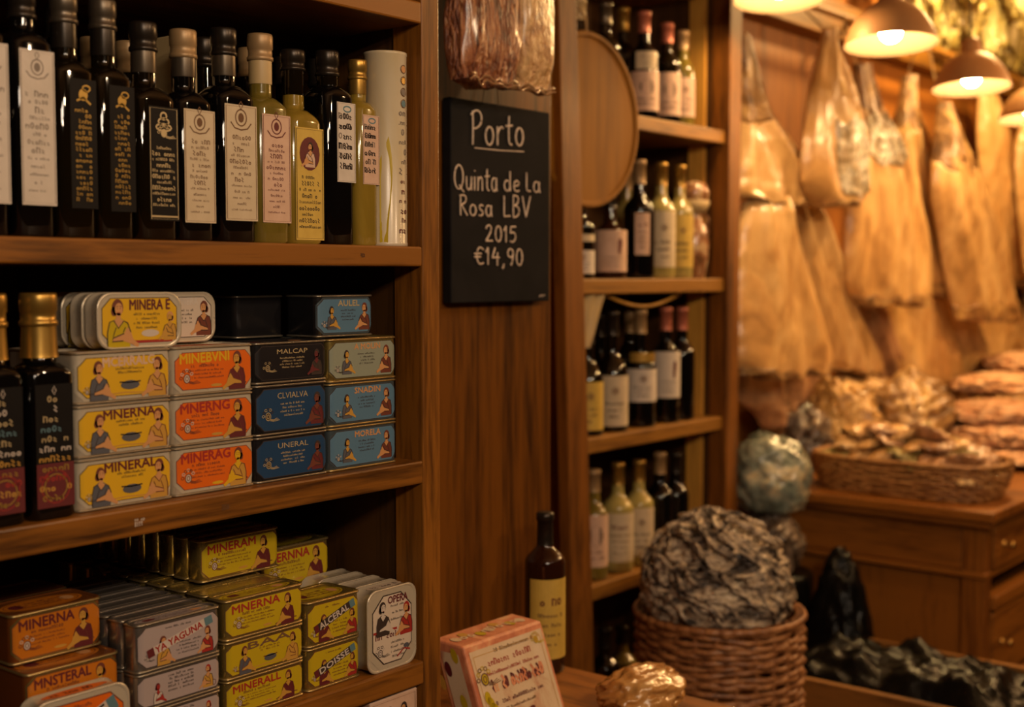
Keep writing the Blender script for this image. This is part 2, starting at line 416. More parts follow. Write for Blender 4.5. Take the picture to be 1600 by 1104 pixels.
# ------------------------------------------------------------------ olive oil bottles
def bottle_body(b, w, h, r, nr, sh, k=6, neck_h=None):
    """square section bottle: half width w, total height h, corner radius r, neck radius nr, shoulder z sh"""
    nz = sh + (w - nr) * 1.25
    p = [(w * .9, w * .9, r, 0), (w, w, r, .003), (w, w, r, sh * .5), (w, w, r, sh)]
    for i in range(1, 9):
        t = i / 8 * math.pi / 2
        q = nr + (w - nr) * math.cos(t) ** 1.1 if i < 8 else nr
        p.append((q, q, min(q, r + (q) * (i / 8) ** 1.0 * .9 if i > 2 else r * (1 + .25 * i)), sh + (nz - sh) * math.sin(t) ** .9))
    p += [(nr, nr, nr, nz + .006), (nr * .96, nr * .96, nr, h - .004), (nr * .96, nr * .96, nr, h)]
    b.prof(p, k)
    return nz
def cap_mesh(b, r, z0, z1):
    h = z1 - z0
    b.lathe([(r * .98, z0), (r * 1.06, z0 + h * .03), (r * 1.06, z0 + h * .14), (r * .97, z0 + h * .19), (r * .97, z0 + h * .42), (r * 1.03, z0 + h * .46), (r * 1.03, z0 + h * .92), (r * .97, z1), (r * .6, z1)], 28)

def label_emblem(a, W, H, ink, paper_dark=False):
    a.L = 2
    cz = H * .39
    a.ring(0, cz, W * .17, W * .2, W * .035, ink); a.ell(0, cz, W * .09, W * .12, ink)
    a.stroke([(0, cz + W * .2), (-W * .06, cz + W * .32), (0, cz + W * .4), (W * .06, cz + W * .32)], W * .03, ink, True)
    a.stroke([(-W * .32, cz - W * .12), (-W * .2, cz - W * .26), (0, cz - W * .3), (W * .2, cz - W * .26), (W * .32, cz - W * .12)], W * .035, ink)
def art_oil(a, W, H, paper, ink, style):
    a.L = 1; a.rect(-W / 2, W / 2, -H / 2, H / 2, paper)
    a.L = 2; t = W * .02
    if style not in ('plain', 'vertical'): a.stroke([(-W * .46, -H * .485), (W * .46, -H * .485), (W * .46, H * .485), (-W * .46, H * .485)], t, ink, True)
    if style == 'vertical':          # big gold lettering running up the label
        a.ell(0, H * .38, W * .17, W * .2, ink); a.ring(W * .12, H * .43, W * .14, W * .1, W * .05, ink)
        a.stroke([(-W * .25, H * .33), (0, H * .36), (W * .28, H * .31)], W * .07, ink)
        z = H * .26
        while z > -H * .44:
            a.scribble(0, z, W * .62, H * .038, ink, dens=.8); z -= H * .043
        pass
    elif style == 'crest':
        label_emblem(a, W, H, ink)
        z = H * .22; k = 0
        for hh, ww in ((.05, .8), (.035, .6), (.055, .5), (.03, .7), (.05, .8), (.03, .55), (.04, .7), (.05, .45), (.025, .7), (.03, .5), (.025, .6), (.03, .3), (.02, .7)):
            a.scribble(0, z, W * ww * .9, H * hh, ink, dens=.9); z -= H * .052
    elif style == 'black_crest':
        for k in range(3): a.ring(0, H * (.42 - .05 * k), W * (.1 + .08 * k), W * .1, W * .05, ink, n=12)
        a.flourish(0, H * .27, W * .22, ink, ink)
        z = H * .14
        for k in range(11): a.scribble(0, z, W * (.8 if k % 3 else .5), H * (.05 if k % 2 else .032), ink); z -= H * .05
        a.rect(-W * .45, W * .45, -H * .47, -H * .455, ink)
    elif style == 'picture':
        a.ell(0, H * .27, W * .36, H * .15, 'maroon'); a.lady(W * .02, H * .27, H * .24, 'skin', 'ink', 'paper_p', 'ink')
        z = H * .06
        for k in range(9): a.scribble(0, z, W * (.75 if k % 3 else .55), H * (.05 if k % 2 else .035), ink); z -= H * .055
    elif style == 'bold':            # tall dark characters down a pale label
        a.ring(W * .05, H * .42, W * .2, H * .035, W * .06, 'teal')
        z = H * .33
        for k in range(6):
            a.scribble(0, z, W * .8, H * .1, ink if k % 2 else 'ink_gr', dens=.8); a.scribble(0, z, W * .7, H * .1, ink, dens=1.1); z -= H * .125
def oil_bottle(label, xr, w, ztop, glass, cap, lab, style, capz=.034, sleeve=None, group='oil bottles along the upper shelf', yf=1.12, kind='oil_bottle', shoulder=None, labw=None, base=ZS2, cr=.011):
    """xr: right side of the body; lab = (z0, z1, paper, ink)"""
    hw = w / 2
    root = empty(kind, (xr - hw, yf + hw, base), label, 'bottle', group)
    h = ztop - base; nr = min(.0125, w * .27)
    sh = shoulder if shoulder else max(lab[1] - base + .006, h * .58)
    b = MB(); nz = bottle_body(b, hw, h - .002, cr, nr, sh); b.build('bottle_body', glass, root)
    b = MB(); cap_mesh(b, nr * 1.12, h - capz, h); b.build('cap', cap, root)
    if sleeve:
        b = MB(); b.lathe([(nr * 1.03, h - capz - sleeve[1]), (nr * 1.05, h - capz - sleeve[1] + .001), (nr * 1.05, h - capz + .001)], 24, cap0=False, cap1=False); b.build('neck_sleeve', sleeve[0], root)
    W = labw if labw else w - .007; H = lab[1] - lab[0]; zc = (lab[0] + lab[1]) / 2 - base
    off = (w - W) / 2 - .0015
    a = Art(lambda x, z, d: (x + off, -hw - .0003 - d, zc + z), int(xr * 1e4))
    art_oil(a, W, H, lab[2], lab[3], style); art_build(a, 'label', root)
    return root
Yf = 1.12
def zz(px, py, y=Yf): return P(px, py, Y=y).z
def xx(px, y=Yf, py=400): return P(px, py, Y=y).x
spec = [
 # text, body right px, width, cap top (px,py), glass, cap, label(px, ytop, ybot), paper, ink, style, sleeve
 ('dark oil bottle cut by the left frame edge, only its pale label showing', 22, .046, (0, -30), 'dglass2', 'cap_dark', (5, 68, 318), 'paper_w', 'ink_gr', 'crest', None),
 ('tall dark oil bottle with a narrow white crested label, first whole bottle from the left', 93, .043, (62, -14), 'dglass2', 'cap_dark', (68, 80, 321), 'paper_w', 'ink_gr', 'crest', None),
 ('dark oil bottle with black label and large gold upright lettering, beside the white-labelled bottle', 157, .044, (120, -6), 'dglass', 'cap_pewter', (138, 125, 326), 'paper_k', 'gold', 'vertical', ('cap_dark', .024)),
 ('dark oil bottle, black label with gold upright lettering, right one of the gold-lettered pair', 216, .044, (182, 5), 'dglass', 'cap_pewter', (200, 136, 331), 'paper_k', 'gold', 'vertical', ('cap_dark', .026)),
 ('dark oil bottle with black label, pale gold crest and thin gold line at the foot', 283, .050, (245, 40), 'dglass', 'cap_dark', (263, 168, 345), 'paper_k', 'gold2', 'black_crest', ('cap_pewter', .022)),
 ('dark oil bottle with tan cap and wide cream crested label', 340, .047, (298, 50), 'dglass2', 'cap_tan', (313, 172, 348), 'paper', 'ink_br', 'crest', ('cap_pewter', .02)),
 ('black-capped dark oil bottle, round-crested cream label, left of the green-gold bottle', 405, .051, (368, 49), 'dglass2', 'cap_dark', (383, 165, 345), 'paper', 'ink_br', 'crest', ('cap_pewter', .022)),
 ('green-gold oil bottle with cream cap and cream neck sleeve and pink-cream label', 457, .048, (420, 57), 'oglass', 'cap_tan', (436, 180, 348), 'paper_p', 'maroon', 'crest', ('cap_cream', .026)),
 ('golden oil bottle with dark cap and full yellow label with a dark round picture', 508, .050, (474, 82), 'yglass', 'cap_dark', (484, 200, 375), 'paper_y', 'ink', 'picture', ('dglass', .028)),
 ('slim black oil bottle with a short white label of tall green and black characters', 558, .048, (530, 84), 'dglass2', 'cap_dark', (544, 161, 285), 'paper_w', 'ink', 'bold', ('dglass', .02)),
 ('short golden oil bottle with gold cap, last before the tall round canister', 595, .038, (568, 96), 'yglass', 'cap_gold', (578, 180, 288), 'paper_p', 'ink', 'bold', ('cap_gold', .018)),
]
for t, pr, w_, ct, gl, cp, lb, pap, ink, st, slv in spec:
    zc_ = zz(ct[0], ct[1], Yf + w_ / 2)
    lw = None
    if 'slim black' in t: lw = .030
    if 'short golden' in t: lw = .028
    if 'crest and thin' in t: lw = .036
    if st == 'vertical': lw = .029
    oil_bottle(t, xx(pr), w_, min(zc_, 1.795), gl, cp, (zz(lb[0], lb[2]), zz(lb[0], lb[1]), pap, ink), st, sleeve=slv, labw=lw, capz=.03 if 'golden' not in t else .024)
# round canister
root = empty('oil_canister', (1.149, 1.133, ZS2), 'tall round white and gold canister at the right end of the upper shelf', 'canister')
hc = zz(612, 86, 1.133) - ZS2; rc = .0265
b = MB(); b.lathe([(rc * .97, 0), (rc * 1.02, .0005), (rc * 1.02, .004), (rc, .005), (rc, hc - .004), (rc * 1.02, hc - .003), (rc * 1.02, hc), (rc * .95, hc), (rc * .94, hc - .003), (0.0005, hc - .003)], 40)
b.build('canister_body', mottled('canister_print', [(.35, (.50, .40, .24)), (.6, (.58, .50, .38))], 9, rough=.35, bump=.0, coat=.3, stretch=(1, 1, .4)), root)
def cyl_map(r, zc, a0=0.0):
    return lambda x, z, d: ((r + .0003 + d) * math.sin(x / r + a0), -(r + .0003 + d) * math.cos(x / r + a0), zc + z)
a = Art(cyl_map(rc, hc / 2, -.25), 9); 
a.poly([(-.012 + .010 * math.sin(t * 3) * t, -.115 + .13 * t) for t in [k / 10 for k in range(11)]] + [(-.022 , -.115 + .10 * (1 - t)) for t in [k / 10 for k in range(11)]], 'b_lime')
a.L = 2
for k in range(4): a.ell(.012, .098 - .014 * k, .0045, .0042, ('skin', 'gold', 'ink_gr', 'teal')[k]); a.ring(.012, .098 - .014 * k, .0055, .005, .0008, 'ink_br')
for k in range(13): a.scribble(.012, .045 - .012 * k, .016 - .004 * (k % 3), .007 if k % 2 else .010, 'ink_gr' if k < 7 else 'maroon', dens=.9)
for z in (.03, -.03): a.rect(.003, .022, z, z + .0006, 'ink_br')
art_build(a, 'label', root)

# second row behind
def plain_bottle(name, label, cat, x, y, z, w, h, glass, cap, group, paper=None):
    root = empty(name, (x, y, z), label, cat, group)
    b = MB(); bottle_body(b, w / 2, h, .01, .0125, h * .64, k=4); b.build('bottle_body', glass, root)
    b = MB(); cap_mesh(b, .0138, h - .034, h + .001); b.build('cap', cap, root)
    if paper:
        a = Art(lambda u, v, d: (u, -w / 2 - .0003 - d, h * .36 + v), 5); a.rect(-w * .4, w * .4, -h * .25, h * .25, paper); art_build(a, 'label', root)
    return root
GB = 'oil bottles in the back row of the upper shelf'
back = [(150, 62, 'cap_tan'), (205, 68, 'cap_tan'), (322, 62, 'cap_dark'), (340, 70, 'cap_tan'), (392, 78, 'cap_tan'), (448, 92, 'cap_dark'), (500, 95, 'cap_dark'), (97, 12, 'cap_dark')]
p0 = None
for i, (px, py, cp_) in enumerate(back):
    y = 1.235; x = P(px, 300, Y=y).x; h = min(P(px, py, Y=y).z, 1.80) - ZS2
    lab_ = 'back-row oil bottle, ' + ['its tan cap between the two gold-lettered bottles', 'its tan cap right of the second gold-lettered bottle', 'its dark cap right of the tan-capped bottle', 'tan cap beside the black cap of the round-crest bottle', 'tan cap just left of the cream-capped bottle', 'dark cap just left of the yellow-label bottle', 'dark cap just right of the yellow-label bottle', 'its dark neck right of the tall white-labelled bottle'][i]
    plain_bottle('oil_bottle', lab_, 'bottle', x, y, ZS2, .046, h, 'dglass', cp_, GB)
# small cream carton between bottles at the back
x0 = P(268, 200, Y=1.21).x; x1 = P(306, 200, Y=1.21).x
b = MB(); zc_ = P(280, 57, Y=1.21).z
b.box(x0, x1, 1.205, 1.25, ZS2, zc_); o = b.build('carton', 'cap_cream', bevel=.002); tag(o, 'plain cream carton standing behind the tan-capped dark bottle', 'carton')


# ------------------------------------------------------------------ balsamic bottles at the left of the middle shelf
def balsamic(label, xl, w, yf, ztop, group='dark bottles with gilt caps beside the tins'):
    hw = w / 2; base = ZS3
    root = empty('balsamic_bottle', (xl + hw, yf + hw, base), label, 'bottle', group)
    h = ztop - base
    b = MB(); bottle_body(b, hw, h - .003, .010, .0155, h * .64); b.build('bottle_body', 'dglass2', root)
    b = MB(); cap_mesh(b, .0172, h - .032, h); b.build('cap', 'cap_gold', root)
    b = MB(); b.lathe([(.0182, h - .062), (.0175, h - .058), (.0162, h - .03)], 24, cap0=False, cap1=False); b.build('neck_sleeve', 'cap_gold', root)
    a = Art(lambda x, z, d: (x, -hw - .0003 - d, z), int(abs(xl) * 999) + 3)
    W = w * .82; z0 = .012; z1 = h * .60
    a.rect(-W / 2, W / 2, z0, z1, 'paper_k'); a.L = 2
    a.rect(-W / 2, W / 2, z0, z0 + (z1 - z0) * .36, 'maroon'); a.L = 3
    a.stroke([(0, z1 - .002), (-.002, z1 - .006), (0, z1 - .010), (.002, z1 - .006)], .0008, 'pale', True)
    z = z1 - .014; k = 0
    while z > z0 + .004:
        a.scribble(0, z, W * (.35 + .12 * min(k, 4) - (.15 if k % 3 == 1 else 0)), .0075, ('gold2', 'pale', 'gold2', 'teal')[k % 4] if k < 6 else ('skin2', 'gold', 'red')[k % 3], dens=.8); z -= .0095; k += 1
    a.ring(0, z0 + .02, W * .3, .012, .0012, 'gold'); a.ring(0, z0 + .02, W * .38, .016, .0008, 'red')
    art_build(a, 'label', root)
yb = 1.108
xl = P(52, 600, Y=yb).x; xr = P(119, 600, Y=yb).x
balsamic('dark square bottle with gilt cap directly left of the white-rimmed yellow tins', xl - .003, xr - xl + .003, yb, P(66, 457, Y=yb + .03).z)
w_ = xr - xl + .003
balsamic('dark square bottle with gilt cap at the left frame edge, nearest the camera', xl - .003 - w_ - .004, w_, yb, P(66, 457, Y=yb + .03).z)
balsamic('gilt-capped dark bottle behind and between the two front dark bottles', xl - .026, w_, yb + w_ + .02, P(33, 463, Y=yb + w_ + .05).z)

# ------------------------------------------------------------------ fish tins
def rot_up(b, h):      # lay the loft axis along y (depth)
    b.v = [(x, z, -y + h / 2) for x, y, z in b.v]
M['t_seam'] = flat('dull_seam', (.26, .20, .13), .35, metal=.5)
M['t_pewter'] = flat('pewter_seam', (.30, .26, .2), .3, metal=.8)
M['t_gilt'] = flat('gilt_seam', (.45, .33, .14), .3, metal=.8)
def tin_shell(w, d, h, r, upright):
    b = MB(); L = .0013
    if not upright:
        a_, c_ = w / 2, d / 2
        for z0 in (0, h - .0034):
            b.prof([(a_ - .001, c_ - .001, r, z0 + .0002), (a_ + L, c_ + L, r, z0 + .0006), (a_ + L, c_ + L, r, z0 + .0024), (a_ - .001, c_ - .001, r, z0 + .0032)], 6, (0, d / 2, 0), mi=1, cap0=False, cap1=False)
        b.prof([(a_ - .002, c_ - .002, r, .0), (a_, c_, r, .0032), (a_, c_, r, h - .0034), (a_, c_, r, h), (a_ - .0022, c_ - .0022, r, h - .0003), (a_ - .003, c_ - .003, r, h - .0018)], 6, (0, d / 2, 0))
    else:
        a_, c_ = w / 2, h / 2
        b.prof([(a_ - .003, c_ - .003, r, .0012), (a_ - .0015, c_ - .0015, r, 0), (a_, c_, r, .0006), (a_, c_, r, .0022), (a_ - L, c_ - L, r, .0034), (a_ - L, c_ - L, r, d - .0034), (a_, c_, r, d - .002), (a_, c_, r, d - .0005), (a_ - .002, c_ - .002, r, d)], 6)
        rot_up(b, h)
    return b
_fw = ['ornament']
def art_tin(a, W, H, style, bgc, rim, txt, tcol, pal):
    """pal: skin, hair, cloth, line"""
    sk, ha, cl, ln = pal
    a.L = 1; a.octagon(W, H, H * .2, rim)
    e = .13 if rim == 't_white' else .07
    a.L = 2; a.octagon(W - H * e, H - H * e, H * .19, ln)
    a.L = 3; a.octagon(W - H * (e + .03), H - H * (e + .03), H * .185, bgc)
    a.L = 4
    def para(cx, cz, w, n, hh=.055, col=ln):
        for k in range(n): a.scribble(cx, cz - k * H * .085, w * (1 - .18 * (k % 2)), H * hh, col)
    if style == 'lady':
        a.text(txt, -W * .12, H * .30, W * .60, H * .22, tcol, rot=.02, bold=.022)
        a.scribble(-W * .12, H * .12, W * .34, H * .1, ln); para(-W * .11, H * .01, W * .46, 3)
        a.lady(W * .28, -H * .01, H * .97, sk, ha, cl, ln)
        a.flourish(-W * .34, -H * .17, H * .20, 'pale', ln); a.stroke([(W * .12, -H * .42), (W * .25, -H * .30), (W * .40, -H * .35)], H * .03, ln)
        a.ell(W * .02, -H * .36, H * .16, H * .035, sk)
    elif style == 'two':
        a.text(txt, W * .04, H * .33, W * .54, H * .2, tcol, rot=.02, bold=.022)
        para(W * .05, H * .17, W * .3, 2, .07)
        a.lady(-W * .27, -H * .04, H * .92, sk, ha, 'slatep', ln, -1)
        a.lady(W * .34, -H * .02, H * .94, sk, 'hair', 'skin2', 'hair')
        a.L = 6; a.ell(W * .05, -H * .2, H * .24, H * .1, 'slatep'); a.stroke([(W * .05 - H * .27, -H * .13), (W * .05, -H * .15), (W * .05 + H * .27, -H * .13)], H * .03, ln)
        a.L = 4; a.flourish(-W * .39, -H * .3, H * .1, 'pale', ln); a.stroke([(-W * .3, -H * .4), (0, -H * .36), (W * .35, -H * .41)], H * .03, 'skin2')
    elif style == 'portrait':
        a.lady(-W * .27, -H * .02, H * 1.0, sk, ha, 'b_lime', ln, -1); 
        a.text(txt, W * .12, H * .3, W * .50, H * .19, tcol, bold=.022)
        para(W * .08, H * .12, W * .32, 4, .06); a.ell(W * .12, -H * .25, H * .2, H * .07, 'pale')
        a.lady(W * .37, -H * .1, H * .6, 'skin2', 'skin', 'skin2', ln); a.rect(-W * .1, W * .4, -H * .43, -H * .38, 'red')
    elif style == 'banner':
        a.lady(-W * .2, -H * .12, H * .72, sk, ha, cl, ln, -1); a.lady(W * .33, -H * .12, H * .66, sk, ha, 'red', ln)
        para(W * .1, H * -.05, W * .3, 4); a.scribble(-.02 * W, H * .36, W * .3, H * .06, ln); a.flourish(-W * .38, -H * .26, H * .1, 'pale', ln)
        r_ = math.atan2(H * .5, W * .82); a.L = 8
        c, q = math.cos(r_), math.sin(r_); LL = W * .80; hh = H * .2
        def Q(x, z): return (x * c - z * q, x * q + z * c + H * .08)
        a.poly([Q(-LL / 2, -hh / 2), Q(LL / 2, -hh / 2), Q(LL / 2, hh / 2), Q(-LL / 2, hh / 2)], 'pale' if bgc != 'b_lime' else 'ink')
        a.L = 9; a.poly([Q(LL * .38, -hh / 2), Q(LL * .5, -hh / 2), Q(LL * .5, hh / 2), Q(LL * .38, hh / 2)], 'teal'); a.poly([Q(-LL * .5, -hh / 2), Q(-LL * .4, -hh / 2), Q(-LL * .4, hh / 2), Q(-LL * .5, hh / 2)], 'maroon')
        p = Q(-LL * .02, 0); a.text(txt, p[0], p[1], LL * .72, hh * .8, tcol, rot=r_, bold=.02)
    elif style == 'sparse':
        a.text(txt, 0, H * .30, W * .42, H * .13, tcol, bold=.0)
        para(0, H * .12, W * .34, 4, .06, 'gold2'); a.lady(W * .34, -H * .02, H * .78, sk, ha, cl, ln); a.flourish(-W * .34, -H * .14, H * .17, ln, 'gold2')
    elif style == 'small':
        a.text(txt, W * .05, H * .34, W * .38, H * .15, tcol, bold=.02)
        para(W * .04, H * .15, W * .26, 4, .06); a.lady(W * .33, 0, H * .8, sk, ha, cl, ln); a.lady(-W * .25, -H * .03, H * .68, 'skin2', 'ink', 'slatep', ln, -1); a.flourish(-W * .38, -H * .25, H * .11, 'pale', ln)
    elif style == 'scenes':          # silver tin with loose sketches
        a.lady(-W * .27, -H * .1, H * .7, 'red', 'maroon', 'pale', ln, -1); a.lady(W * .33, 0, H * .8, sk, 'red', cl, ln)
        for k in range(5): a.scribble(0, H * (.35 - .12 * k), W * .3, H * .1, ln)
        a.ring(W * .4, -H * .3, H * .09, H * .09, H * .02, 'maroon')
    elif style == 'tall':
        a.text(txt, W * .12, H * .36, W * .42, H * .09, tcol, bold=.03)
        para(W * .12, H * .28, W * .3, 3, .035); a.lady(-W * .2, H * .16, H * .46, 'pale', 'ink', 'ink', ln, -1); a.lady(W * .3, H * .1, H * .44, sk, 'red', 'red', ln)
        a.scribble(0, -H * .07, W * .7, H * .1, 'maroon'); a.rect(-W * .4, W * .1, -H * .03, -H * .0, 'red'); a.flourish(-W * .26, -H * .28, H * .09, 'pale', ln)
        for k in range(4): a.scribble(W * .12, -H * (.18 + .06 * k), W * .3, H * .035, ln)
        a.stroke([(W * .1, -H * .38), (W * .25, -H * .3), (W * .38, -H * .33)], H * .02, 'red'); a.ell(W * .3, -H * .27, H * .05, H * .03, 'slatep')

def lid_art(a, w, d, c1, ln):
    a.ell(0, 0, w * .44, d * .36, c1, n=30); a.L += 1; a.ring(0, 0, w * .40, d * .32, .0009, ln, n=30)
    for k in range(3): a.scribble(0, d * (.12 - .12 * k), w * .5, d * .1, ln)
    a.ell(-w * .28, 0, w * .07, d * .14, 'maroon'); a.ell(w * .28, 0, w * .07, d * .14, 'skin')

def tin(label, x0, x1, yf, z, h, d, shell, style, bgc, rim, txt, tcol, pal, upright=False, r=.010, group=None, art=True, seed=None, lid=True, rz=0):
    w = x1 - x0
    if not upright: r = min(r, .0085)
    root = empty('fish_tin', ((x0 + x1) / 2, yf, z), label, 'tin', group, rz)
    b = tin_shell(w, d, h, r if not upright else min(.016, h * .28), upright); b.build('can_body', [shell, {'t_white': 't_seam', 't_dark': 't_pewter', 't_blue': 't_gilt', 't_orange': 't_gilt', 't_gold': 't_gilt', 't_silver': 't_pewter'}[shell]], root)
    if art:
        W = w - .0005; H = h - .0066
        if upright: W = w - .004; H = h - .004
        zc = h / 2; off = .0003 if not upright else -.0010
        fx = w / 2 - r
        def wrapf(u, v, dd):
            if upright: return (u, .0010 - dd, zc + v)
            o_ = .0003 + dd; g = abs(u) - fx
            if g <= 0: return (u, -o_, zc + v)
            t_ = g / r; return (math.copysign(fx + (r + o_) * math.sin(t_), u), r - (r + o_) * math.cos(t_), zc + v)
        a = Art(wrapf, seed or int(abs(x0) * 1000 + z * 777))
        art_tin(a, W, H, style, bgc, rim, txt, tcol, pal); art_build(a, 'label', root)
        if lid:
            zl = h - (.0017 if not upright else .0011)
            a = Art(lambda u, v, dd: (u, d / 2 + v, zl + dd), 5)
            if not upright: lid_art(a, w, d, bgc, pal[3])
            else:
                a.ell(0, 0, w * .34, d * .28, bgc); a.L = 2; a.scribble(0, 0, w * .5, d * .3, 'ink')
            art_build(a, 'lid_print', root)
    return root
PA = ('skin', 'hair', 'skin2', 'ink'); PO = ('skin2', 'hair', 'maroon', 'hair'); PB = ('skin', 'hair', 'hair', 'ink'); PN = ('hair', 'ink', 'maroon', 'ink')
H3 = .0528
yT = 1.118
def col_x(pl, pr, y=yT, py=640): return P(pl, py, Y=y).x, P(pr, py, Y=y).x
def stackx(tins, px, y, z, d=.06):
    x0, x1 = col_x(px[0], px[1], y)
    for t in tins:
        tin(t[0], x0, x1, y + t[9] if len(t) > 9 else y, z, t[8], d, t[1], t[2], t[3], t[4], t[5], t[6], t[7], group=None); z += t[8] + .0003
    return z
x0, x1 = col_x(118, 269)
# column of yellow tins
z = ZS3
yl = [('white-rimmed yellow tin at the bottom of the leftmost stack', 'two', 'MINERAL', 'maroon'),
      ('white-rimmed yellow tin in the middle of the leftmost stack', 'two', 'MNERNA', 'maroon'),
      ('white-rimmed yellow tin third up in the leftmost stack, under the two-tin parcel', 'two', 'MCERRALG', 'paper_p')]
for l_, st, tx, tc in yl:
    tin(l_, x0, x1, yT, z, H3, .06, 't_white', st, 'b_yellow', 't_white', tx, tc, PA, group='tins stacked on the middle shelf'); z += H3 + .0003
zy = z
for k in range(3):
    tin('plain back of a white tin hidden behind the leftmost stack', x0, x1, yT + .066, ZS3 + k * (H3 + .0003), H3, .06, 't_white', 'two', 'b_yellow', 't_white', 'M', 'maroon', PA, art=False, group='tins behind the leftmost stack')
xa, xb = P(152, 500, Y=yT + .004).x, P(284, 500, Y=yT + .004).x
tin('upright yellow tin with a large dark-haired woman, on top of the leftmost stack', xa, xb, yT + .004, zy, .0575, .022, 't_white', 'portrait', 'b_yellow', 't_white', 'MINERA E', 'maroon', PA, upright=True, group='tins stacked on the middle shelf')
tin('second white tin standing close behind the portrait tin', xa - .002, xb - .002, yT + .028, zy, .057, .022, 't_white', 'portrait', 'b_yellow', 't_white', 'M', 'maroon', PA, upright=True, art=False)
xa, xb = P(96, 500, Y=1.185).x, P(205, 500, Y=1.185).x
tin('yellow tin with cut-off picture peeking out left behind the portrait tin', xa, xb, 1.185, zy, .0575, .024, 't_white', 'portrait', 'b_yellow', 't_white', 'MINERA', 'maroon', PA, upright=True)
xa, xb = P(235, 500, Y=1.168).x, P(337, 500, Y=1.168).x
tin('whitish tin with grey line drawing peeking out right behind the portrait tin', xa, xb, 1.168, zy + .001, .0555, .024, 't_white', 'small', 'b_white', 't_white', 'MINERA', 'paper_w', PB, upright=True)
# orange
x0, x1 = col_x(270.5, 397)
z = ZS3
for k, (l_, tx) in enumerate([('bright orange tin at the bottom of its stack of three', 'MINERAG'), ('bright orange tin in the middle of its stack of three', 'MNERNG'), ('bright orange tin on top of its stack of three', 'MINEBVNI')]):
    tin(l_, x0, x1, yT, z, H3, .06, 't_white', 'lady', 'b_orange', 't_white', tx, 'red' if k < 2 else 'b_yellow', PO if k else ('b_yellow', 'hair', 'skin2', 'hair'), group='orange tins in a stack of three'); z += H3 + .0003
zo = z
# navy
x0, x1 = col_x(399, 512)
z = ZS3
for k, (l_, bgc, hh, sh) in enumerate([('navy tin at the bottom of the dark stack', 'b_navy', .0528, 't_dark'), ('navy tin in the middle of the dark stack, silver line across it', 'b_navy', .058, 't_dark'), ('black tin on top of the dark stack', 'b_black', .0478, 't_dark')]):
    tin(l_, x0, x1, yT, z, hh, .06, sh, 'sparse', bgc, 't_dark', ('UNERAL', 'CLVIALVA', 'MALCAP')[k], 'gold2', PN if k < 2 else ('maroon', 'ink', 'ink', 'ink'), group='dark tins in a stack of three'); z += hh + .0003
for k in range(3):
    for j in (1, 2):
        tin('dark tin in the rows behind the navy stack', x0, x1, yT + .065 * j, ZS3 + k * .0529, .0526, .06, 't_dark', 'sparse', 'b_black', 't_dark', 'M', 'gold2', PN, art=False, group='dark tins behind the navy stack')
        if j == 1: tin('orange-white tin in the row behind the orange stack', *[q for q in col_x(270.5, 397)], yT + .065, ZS3 + k * .0531, .0528, .06, 't_white', 'lady', 'b_orange', 't_white', 'M', 'red', PO, art=False, group='tins behind the orange stack')
# light blue
x0, x1 = col_x(514, 620)
z = ZS3
for k, (l_, bgc, sh) in enumerate([('light blue tin at the bottom of the rightmost stack', 'b_blue', 't_blue'), ('light blue tin in the middle of the rightmost stack', 'b_blue', 't_blue'), ('sage green tin third up in the rightmost stack', 'b_grey', 't_gold')]):
    tin(l_, x0, x1, yT, z, H3, .06, sh, 'small', bgc, sh, ('MORELA', 'SNADIN', 'A MOLIN')[k], 'skin', PB, group='rightmost stack on the middle shelf'); z += H3 + .0003
zb = z
for k in range(3):
    tin('blue tin in the row behind the rightmost stack', x0, x1, yT + .066, ZS3 + k * .0531, .0528, .06, 't_blue', 'small', 'b_blue', 't_blue', 'M', 'skin', PB, art=False, group='tins behind the rightmost stack')
xa, xb = P(495, 500, Y=1.142).x, P(583, 500, Y=1.142).x
tin('deep blue tin sitting alone on top of the rightmost stack', xa, xb, 1.142, zb, .0515, .058, 't_dark', 'small', 'b_blue', 't_blue', 'AULEL', 'gold2', PB, r=.012)
tin('dark tin behind the topmost blue tin, barely lit', xa - .075, xb - .095, 1.20, zb - .0003, .0515, .05, 't_dark', 'sparse', 'b_black', 't_dark', 'M', 'gold2', PN, art=False)


# ------------------------------------------------------------------ tins on the lower shelf
z = ZS4
G4 = 'amber tins at the left of the lower shelf'
def rows(n, dy, label, group, x0, x1, yf, z, h, d, shell, bgc, **k):
    for i in range(1, n + 1):
        tin(label, x0, x1, yf + dy * i, z, h, d, shell, 'lady', bgc, shell, 'M', 'red', PO, art=False, group=group, **k)
h_ = .0515
xb = P(187, 1060, Y=1.14).x; xa = xb - .105
for k in range(2):
    tin(['amber tin hidden under the lower front amber tin', 'amber tin with red lettering, one step below and in front of the top amber tin'][k], xa, xb, 1.14, z + k * h_, h_ - .0003, .06, 't_orange', 'lady', 'b_brown', 't_gold', 'MNSTERAL', 'maroon', PO, group=G4, r=.008, art=k > 0)
xt = P(160, 990, Y=1.172).x
tin('amber tin with red lettering topping the stack at the left of the lower shelf', xt - .103, xt, 1.172, z + 2 * h_, h_, .06, 't_orange', 'lady', 'b_brown', 't_gold', 'MINERNA', 'maroon', PO, group=G4, r=.008)
xa, xb = P(50, 1080, Y=1.106).x, P(203, 1080, Y=1.106).x
tin('white-rimmed orange tin with slanting banner at the bottom left corner, standing upright', xa, xb, 1.106, z, .082, .028, 't_white', 'banner', 'b_orange', 't_white', 'ESTUINT', 'ink', PO, upright=True)
for k in range(3):
    rows(1, .0, 'dark amber tin in the rows behind at the left', 'amber tins behind', xt - .103, xt, 1.236, z + k * h_, h_, .06, 't_orange', 'b_brown', r=.008)
